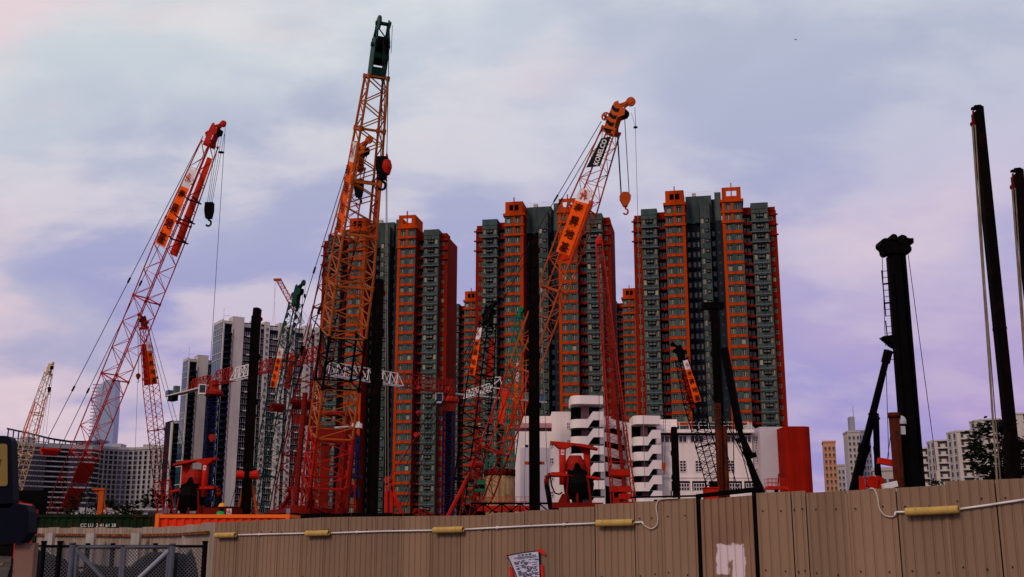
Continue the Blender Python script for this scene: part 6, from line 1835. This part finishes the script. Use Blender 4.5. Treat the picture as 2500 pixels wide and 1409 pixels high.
M['helm'] = pmat('yellow_helmet', (0.80, 0.30, 0.01), 0.4, 0.4, 0.05, 4.0)
me.materials.append(M['cloth'])
ORG[per.name] = Vector((0,0,0))
b = MB(); b.smooth = True
n = 12
for (z0, z1, rx, ry) in ((1.02, 1.42, 0.205, 0.165),):
    vs = []; 
    for zz_, k in ((z0, 1.0), (1.2, 1.0), (z1, 0.92), (1.47, 0.6)):
        for i in range(n): a = 2*math.pi*i/n; vs.append((rx*k*math.cos(a), ry*k*math.sin(a), zz_))
    fs = [(j*n+i, j*n+(i+1) % n, (j+1)*n+(i+1) % n, (j+1)*n+i) for j in range(3) for i in range(n)]
    b.add(vs, fs)
b.build('vest', M['vest'], per)
b = MB(); b.smooth = True; b.lathe([(0.17,1.665),(0.175,1.68),(0.135,1.69),(0.13,1.74),(0.10,1.79),(0.04,1.815),(0.005,1.82)], (0.04,-0.05,0), 14); b.build('helmet', M['helm'], per)

# chain link gates
gx = thing('chain_link_gate', 'grey chain link gate pair with diagonal braces at the lower left', 'gate', (at(300,1400,18).x, 18, 0))
Yg = 18.0
def gp(px, py, y=0.0): q = at(px, py, Yg); return Vector((q.x, Yg+y, q.z))
M['galv'] = pmat('galvanised_tube', (0.065, 0.065, 0.085), 0.5, 0.4, 0.15, 3.0)
M['galv_l'] = pmat('bright_galvanised_brace', (0.26, 0.245, 0.28), 0.5, 0.4, 0.15, 3.0)
M['wire'] = pmat('chain_wire', (0.10, 0.09, 0.10), 0.5, 0.3, 0.2, 5.0)
zbot = 0.08
def vert(px, pyt, r_, nm, m, par=gx, y=0.0):
    q = gp(px, pyt, y); b = MB(); b.smooth = True; b.bar((q.x, q.y, 0), q, r_, 8); b.disc((q.x, q.y, q.z), (0,0,1), r_*1.15, 0.03, 8); return b.build(nm, m, par)
vert(178, 1327, 0.045, 'gate_post', M['galv']); vert(421, 1329, 0.045, 'gate_post', M['galv'])
for a, b_, dg in ((190, 299, 1), (305, 413, -1)):
    xa, xb = gp(a, 1336), gp(b_, 1336); zt_ = xa.z
    fr_ = MB(); fr_.smooth = True
    for x in (xa.x, xb.x): fr_.bar((x, Yg, zbot), (x, Yg, zt_), 0.032, 8)
    for z_ in (zbot, zt_): fr_.bar((xa.x, Yg, z_), (xb.x, Yg, z_), 0.03, 8)
    lf = fr_.build('gate_frame', M['galv'], gx)
    br_ = MB(); br_.smooth = True
    if dg > 0: br_.bar((xa.x, Yg-0.02, zt_-0.05), (xa.x + (zt_-0.1)*0.85, Yg-0.02, zbot+0.2), 0.034, 8)
    else: br_.bar((xb.x, Yg-0.02, zt_-0.05), (xb.x - (zt_-0.1)*0.85, Yg-0.02, zbot+0.2), 0.034, 8)
    br_.build('brace', M['galv_l'] if dg < 0 else M['galv'], lf)
def mesh_panel(par, p0, p1, z0, z1, sp=0.055, r_=0.0045, nm='chain_mesh'):
    """zigzag chain-link wires"""
    d = (p1-p0); L = d.length; d.normalize(); b = MB(); H = z1-z0
    n = int((L+H)/sp)
    for k in range(n):
        for sgn in (1, -1):
            # diagonal line clipped to the rectangle
            u0 = k*sp - H if sgn > 0 else k*sp
            a = (u0, 0.0); e = (u0+H, H) if sgn > 0 else (u0-H, H)
            def clip(pt, qt):
                (ux, uz), (vx, vz) = pt, qt
                t0, t1 = 0.0, 1.0; dx_ = vx-ux
                for edge, val in ((0, -dx_), (1, dx_)):
                    qv = (ux - 0.0) if edge == 0 else (L - ux)
                    if abs(val) < 1e-9: continue
                    t = qv/val
                    if val < 0: t0 = max(t0, t)
                    else: t1 = min(t1, t)
                return (t0, t1) if t0 < t1 else None
            c = clip(a, e)
            if not c: continue
            A = (a[0]+(e[0]-a[0])*c[0], a[1]+(e[1]-a[1])*c[0]); B = (a[0]+(e[0]-a[0])*c[1], a[1]+(e[1]-a[1])*c[1])
            b.bar(p0 + d*A[0] + UP*(z0+A[1]) , p0 + d*B[0] + UP*(z0+B[1]), r_, 3, caps=False)
    return b.build(nm, M['wire'], par, kind='stuff')
for a, b_ in ((190, 299), (305, 413)):
    p0, p1 = gp(a, 1336), gp(b_, 1336); zt_ = p0.z; p0.z = p1.z = 0
    mesh_panel(gx, p0, p1, zbot, zt_)
cf = thing('chain_link_fence', 'dark chain link fence either side of the grey gates', 'fence', (at(460,1400,18.3).x, 18.3, 0))
for a, b_, posts in ((95, 172, (95, 135)), (427, 493, (493,))):
    p0, p1 = gp(a, 1334, 0.2), gp(b_, 1334, 0.2); zt_ = p0.z; p0.z = p1.z = 0
    mesh_panel(cf, p0, p1, 0.05, zt_, 0.06, 0.006)
    bb = MB(); bb.bar(p0+UP*zt_, p1+UP*zt_, 0.022, 6); bb.bar(p0+UP*zt_*0.62, p1+UP*zt_*0.62, 0.014, 6); bb.build('rail', M['black'], cf)
    for px in posts: vert(px, 1323, 0.042, 'fence_post', M['black'], cf, 0.2)
# back run of the enclosure
bk = thing('rear_chain_link_fence', 'dark chain link panels with black posts seen through the gates', 'fence', (at(320,1400,21).x, 21, 0))
p0, p1 = at(90, 1310, 21), at(470, 1310, 21); zt_ = zat(1333, 21); p0.z = p1.z = 0
mesh_panel(bk, p0, p1, 0.05, zt_, 0.065, 0.006)
bb = MB(); bb.bar(p0+UP*zt_, p1+UP*zt_, 0.02, 6); bb.bar(p0+UP*zt_*0.72, p1+UP*zt_*0.72, 0.02, 6); bb.build('rail', M['black'], bk)
for px in (215, 276, 380):
    q = at(px, 1326, 21); bb = MB(); bb.bar((q.x, 21, 0), (q.x, 21, q.z), 0.045, 8); bb.build('fence_post', M['black'], bk)
# tarpaulin heap
M['tarp'] = pmat('black_tarpaulin', (0.002, 0.0017, 0.002), 0.7, 0.2, 0.4, 3.0, bump=0.3)
def heap(label, px0, px1, prof, Y, dep):
    b = MB(); n = len(prof); rows = 6; vs = []
    rr = random.Random(5)
    for j in range(rows+1):
        fy = j/rows; k = math.sin(math.pi*min(1, max(0.0, fy*0.92+0.04)))
        for i, (px, py) in enumerate(prof):
            q = at(px, py, Y); vs.append((q.x + rr.uniform(-.03,.03), Y - dep/2 + dep*fy, max(0.0, q.z*k + rr.uniform(-.03,.03)) if 0 < j < rows else 0.0))
    fs = [(j*n+i, j*n+i+1, (j+1)*n+i+1, (j+1)*n+i) for j in range(rows) for i in range(n-1)]
    b.smooth = True; b.add(vs, fs); b.build('tarpaulin_heap', M['tarp'], label=label, cat='tarpaulin', loc=(at((px0+px1)/2,1400,Y).x, Y, 0))
heap('black tarpaulin heap sloping up behind the right gate leaf', 190, 480, [(190,1400),(225,1372),(255,1380),(285,1388),(310,1385),(335,1368),(365,1345),(400,1350),(430,1345),(455,1352),(468,1342),(475,1370),(480,1440)], 19.6, 1.4)
heap('black tarpaulin heap behind the mesh left of the gates', 60, 180, [(50,1345),(80,1338),(100,1350),(120,1348),(140,1356),(160,1362),(185,1380)], 19.2, 1.4)

# ================================================================== kiosk at the left edge
ks = thing('telephone_kiosk', 'dark blue rounded kiosk hood with a yellow panel on a pale post, left edge', 'kiosk', (at(-20,1400,4.2).x, 4.2, 0))
Yk = 4.2
M['kblue'] = pmat('kiosk_dark_blue', (0.0007, 0.0012, 0.007), 0.5, 0.3, 0.2, 2.0)
M['kyel'] = pmat('kiosk_yellowed_panel', (0.22, 0.13, 0.04), 0.5, 0.3, 0.1, 3.0)
M['kpost'] = pmat('kiosk_pale_post', (0.20, 0.105, 0.08), 0.8, 0.2, 0.15, 6.0)
def kp(px, py): q = at(px, py, Yk); return Vector((q.x, Yk, q.z))
def rounded(pts, rad, n=5):
    out = []; m_ = len(pts)
    for i in range(m_):
        p, a, c = Vector(pts[i]), Vector(pts[i-1]), Vector(pts[(i+1) % m_])
        u, w_ = (a-p).normalized(), (c-p).normalized()
        for k in range(n+1):
            t = k/n; out.append((p+u*rad)*(1-t)**2 + p*2*t*(1-t) + (p+w_*rad)*t*t)
    return out
hood = [kp(-90,1063), kp(28,1064), kp(33,1240), kp(-90,1240)]
b = MB(); b.prism(rounded(hood, 0.028), (0,0.05,0)); b.build('hood', M['kblue'], ks)
b = MB(); b.prism([kp(-88,1330), kp(-88,1236), kp(36,1228), kp(66,1234), kp(70,1250), kp(70,1300), kp(52,1326)], (0,0.07,0)); b.build('shelf_body', M['kblue'], ks)
b = MB(); b.prism([p + Vector((0,-0.006,0)) for p in rounded([kp(-70,1084), kp(19,1084), kp(20,1187), kp(-70,1187)], 0.012)], (0,0.006,0)); pn = b.build('display_panel', M['kyel'], ks)
b = MB(); b.prism([kp(-2,1136)+Vector((0,-0.010,0)), kp(3,1120)+Vector((0,-0.010,0)), kp(3,1124)+Vector((0,-0.010,0)), kp(0,1139)+Vector((0,-0.010,0))], (0,0.003,0)); b.build('panel_mark', M['ink_k'], pn)
q0, q1 = kp(52, 1326), kp(45, 1409)
b = MB(); zb_ = 0.0; dxp = (q1.x-q0.x)/(q0.z-q1.z)
xw = kp(74,1330).x - kp(26,1330).x
b.prism([Vector((q0.x-xw/2, Yk+0.03, q0.z)), Vector((q0.x+xw/2, Yk+0.03, q0.z)), Vector((q0.x+xw/2+dxp*q0.z*0.5, Yk+0.03, 0)), Vector((q0.x-xw/2+dxp*q0.z, Yk+0.03, 0))], (0,0.04,0)); b.build('post', M['kpost'], ks)
b = MB(); b.prism([kp(-80,1400)+Vector((0,-0.01,0)), kp(10,1373)+Vector((0,-0.01,0)), kp(10,1379)+Vector((0,-0.01,0)), kp(-80,1409)+Vector((0,-0.01,0))], (0,0.02,0)); b.build('side_bar', M['kpost'], ks)

# ================================================================== orange post, shrubs, tree, bird
c = at(247, 1220, 62)
op = thing('orange_bracket_post', 'small orange post with a bracket arm above the green container', 'post', (c.x, 62, 0))
b = MB(); b.box(c.x-0.14, c.x+0.14, 61.9, 62.1, 0, zat(1198, 62)); b.build('post', M['org'], op)
b = MB(); b.box(at(227,1190,62).x, at(258,1190,62).x, 61.85, 62.15, zat(1197,62), zat(1192,62)); b.build('arm', M['org'], op)
b = MB(); b.bar(at(228,1195,62), at(246,1213,62), 0.05, 5); b.bar(at(250,1213,62), at(262,1258,62), 0.05, 5); b.build('brace', M['org'], op)
b = MB(); c = at(72, 1232, 70)
b.bar(Vector((c.x-0.6,70,c.z)), Vector((c.x+0.2,70,c.z-0.1)), 0.14, 8); b.bar(Vector((c.x+0.4,70,c.z-0.3)), Vector((c.x+0.4,70,0)), 0.2, 8); b.bar(Vector((c.x-0.6,70,0)), Vector((c.x-0.6,70,c.z+0.2)), 0.12, 8)
b.mi = 1; b.box(c.x-0.9, c.x+0.6, 70.2, 71.2, 0, c.z+0.9)
b.build('pump_unit', [M['red'], M['black']], label='dark pump unit with red pipes above the blue kiosk shelf at the left', cat='machine', loc=(c.x, 70, 0))

def foliage(name, label, c, rad, nclump, leaf, trunk=True, seed=1, spread=(1,1,1), cat='tree', open_=0.5):
    rr = random.Random(seed)
    t = thing(name, label, cat, (c.x, c.y, 0))
    b = MB(); cl = []
    for k in range(nclump):
        while True:
            v = Vector((rr.uniform(-1,1), rr.uniform(-1,1), rr.uniform(-1,1)))
            if 0.15 < v.length < 1: break
        cl.append(c + Vector((v.x*rad*spread[0], v.y*rad*spread[1], v.z*rad*spread[2])))
    for p in cl:
        cr_ = rad*rr.uniform(0.14, 0.3)
        for j in range(46):
            d = Vector((rr.gauss(0,1), rr.gauss(0,1), rr.gauss(0,0.8)))*cr_*0.45
            q = p + d; a = rr.uniform(0, math.pi*2); s = leaf*rr.uniform(0.6, 1.3)
            u = Vector((math.cos(a), math.sin(a), rr.uniform(-0.6,0.3))).normalized(); w_ = u.cross(Vector((rr.uniform(-1,1), rr.uniform(-1,1), 1))).normalized()
            b.add([q-u*s, q+w_*s*0.5, q+u*s, q-w_*s*0.5], [(0,1,2,3)])
    b.build('crown', M['leaf'], t)
    if trunk:
        b = MB(); base = Vector((c.x, c.y, 0))
        fork = Vector((c.x+0.1, c.y, max(0.6, c.z-rad*0.8)))
        b.bar(base, fork, rad*0.09+0.05, 7, rad*0.05+0.03)
        for p in cl[::3]: b.bar(fork, p, rad*0.035+0.015, 5, 0.01)
        b.build('trunk', M['bark'], t)
    return t
foliage('leafy_tree', 'dark leafy tree tangled behind the tall mast at the right', at(2445, 1110, 62), 1.9, 80, 0.16, seed=4, spread=(1.0,1.0,1.05))
foliage('shrub', 'dark shrub top above the green container at the left', at(300, 1252, 58), 0.85, 26, 0.07, seed=6, spread=(1.5,1,0.6), cat='shrub')
foliage('shrub', 'dark shrub between the red boom foot and the orange post', at(205, 1240, 75), 1.3, 30, 0.09, seed=8, spread=(1.1,1,0.9), cat='shrub')
foliage('shrub', 'low dark shrub at the foot of the black pile rig', at(2262, 1192, 64), 0.9, 24, 0.08, seed=9, spread=(1.2,1,0.8), cat='shrub')
foliage('tree', 'dark roadside tree in front of the hotel right wing', at(385, 1218, 240), 2.6, 30, 0.3, seed=12, spread=(1.4,1,0.8))
foliage('tree', 'wide dark roadside tree below the hotel window grid', at(300, 1232, 300), 3.0, 34, 0.35, seed=13, spread=(3.2,1,0.5))
# bird
c = at(1943, 97, 140)
b = MB(); b.add([c+Vector((-0.28,0,0.12)), c+Vector((-0.05,-0.1,0)), c+Vector((-0.05,0.1,0)), c+Vector((0.25,0,0.02)), c+Vector((0.02,0,-0.08)), c+Vector((0.05,0,0.05))], [(0,1,5),(0,5,2),(1,4,3),(1,3,5),(2,5,3),(2,3,4),(0,4,1),(0,2,4)])
b.build('bird', M['black'], label='tiny dark bird gliding high in the sky at the right', cat='bird', loc=tuple(c))
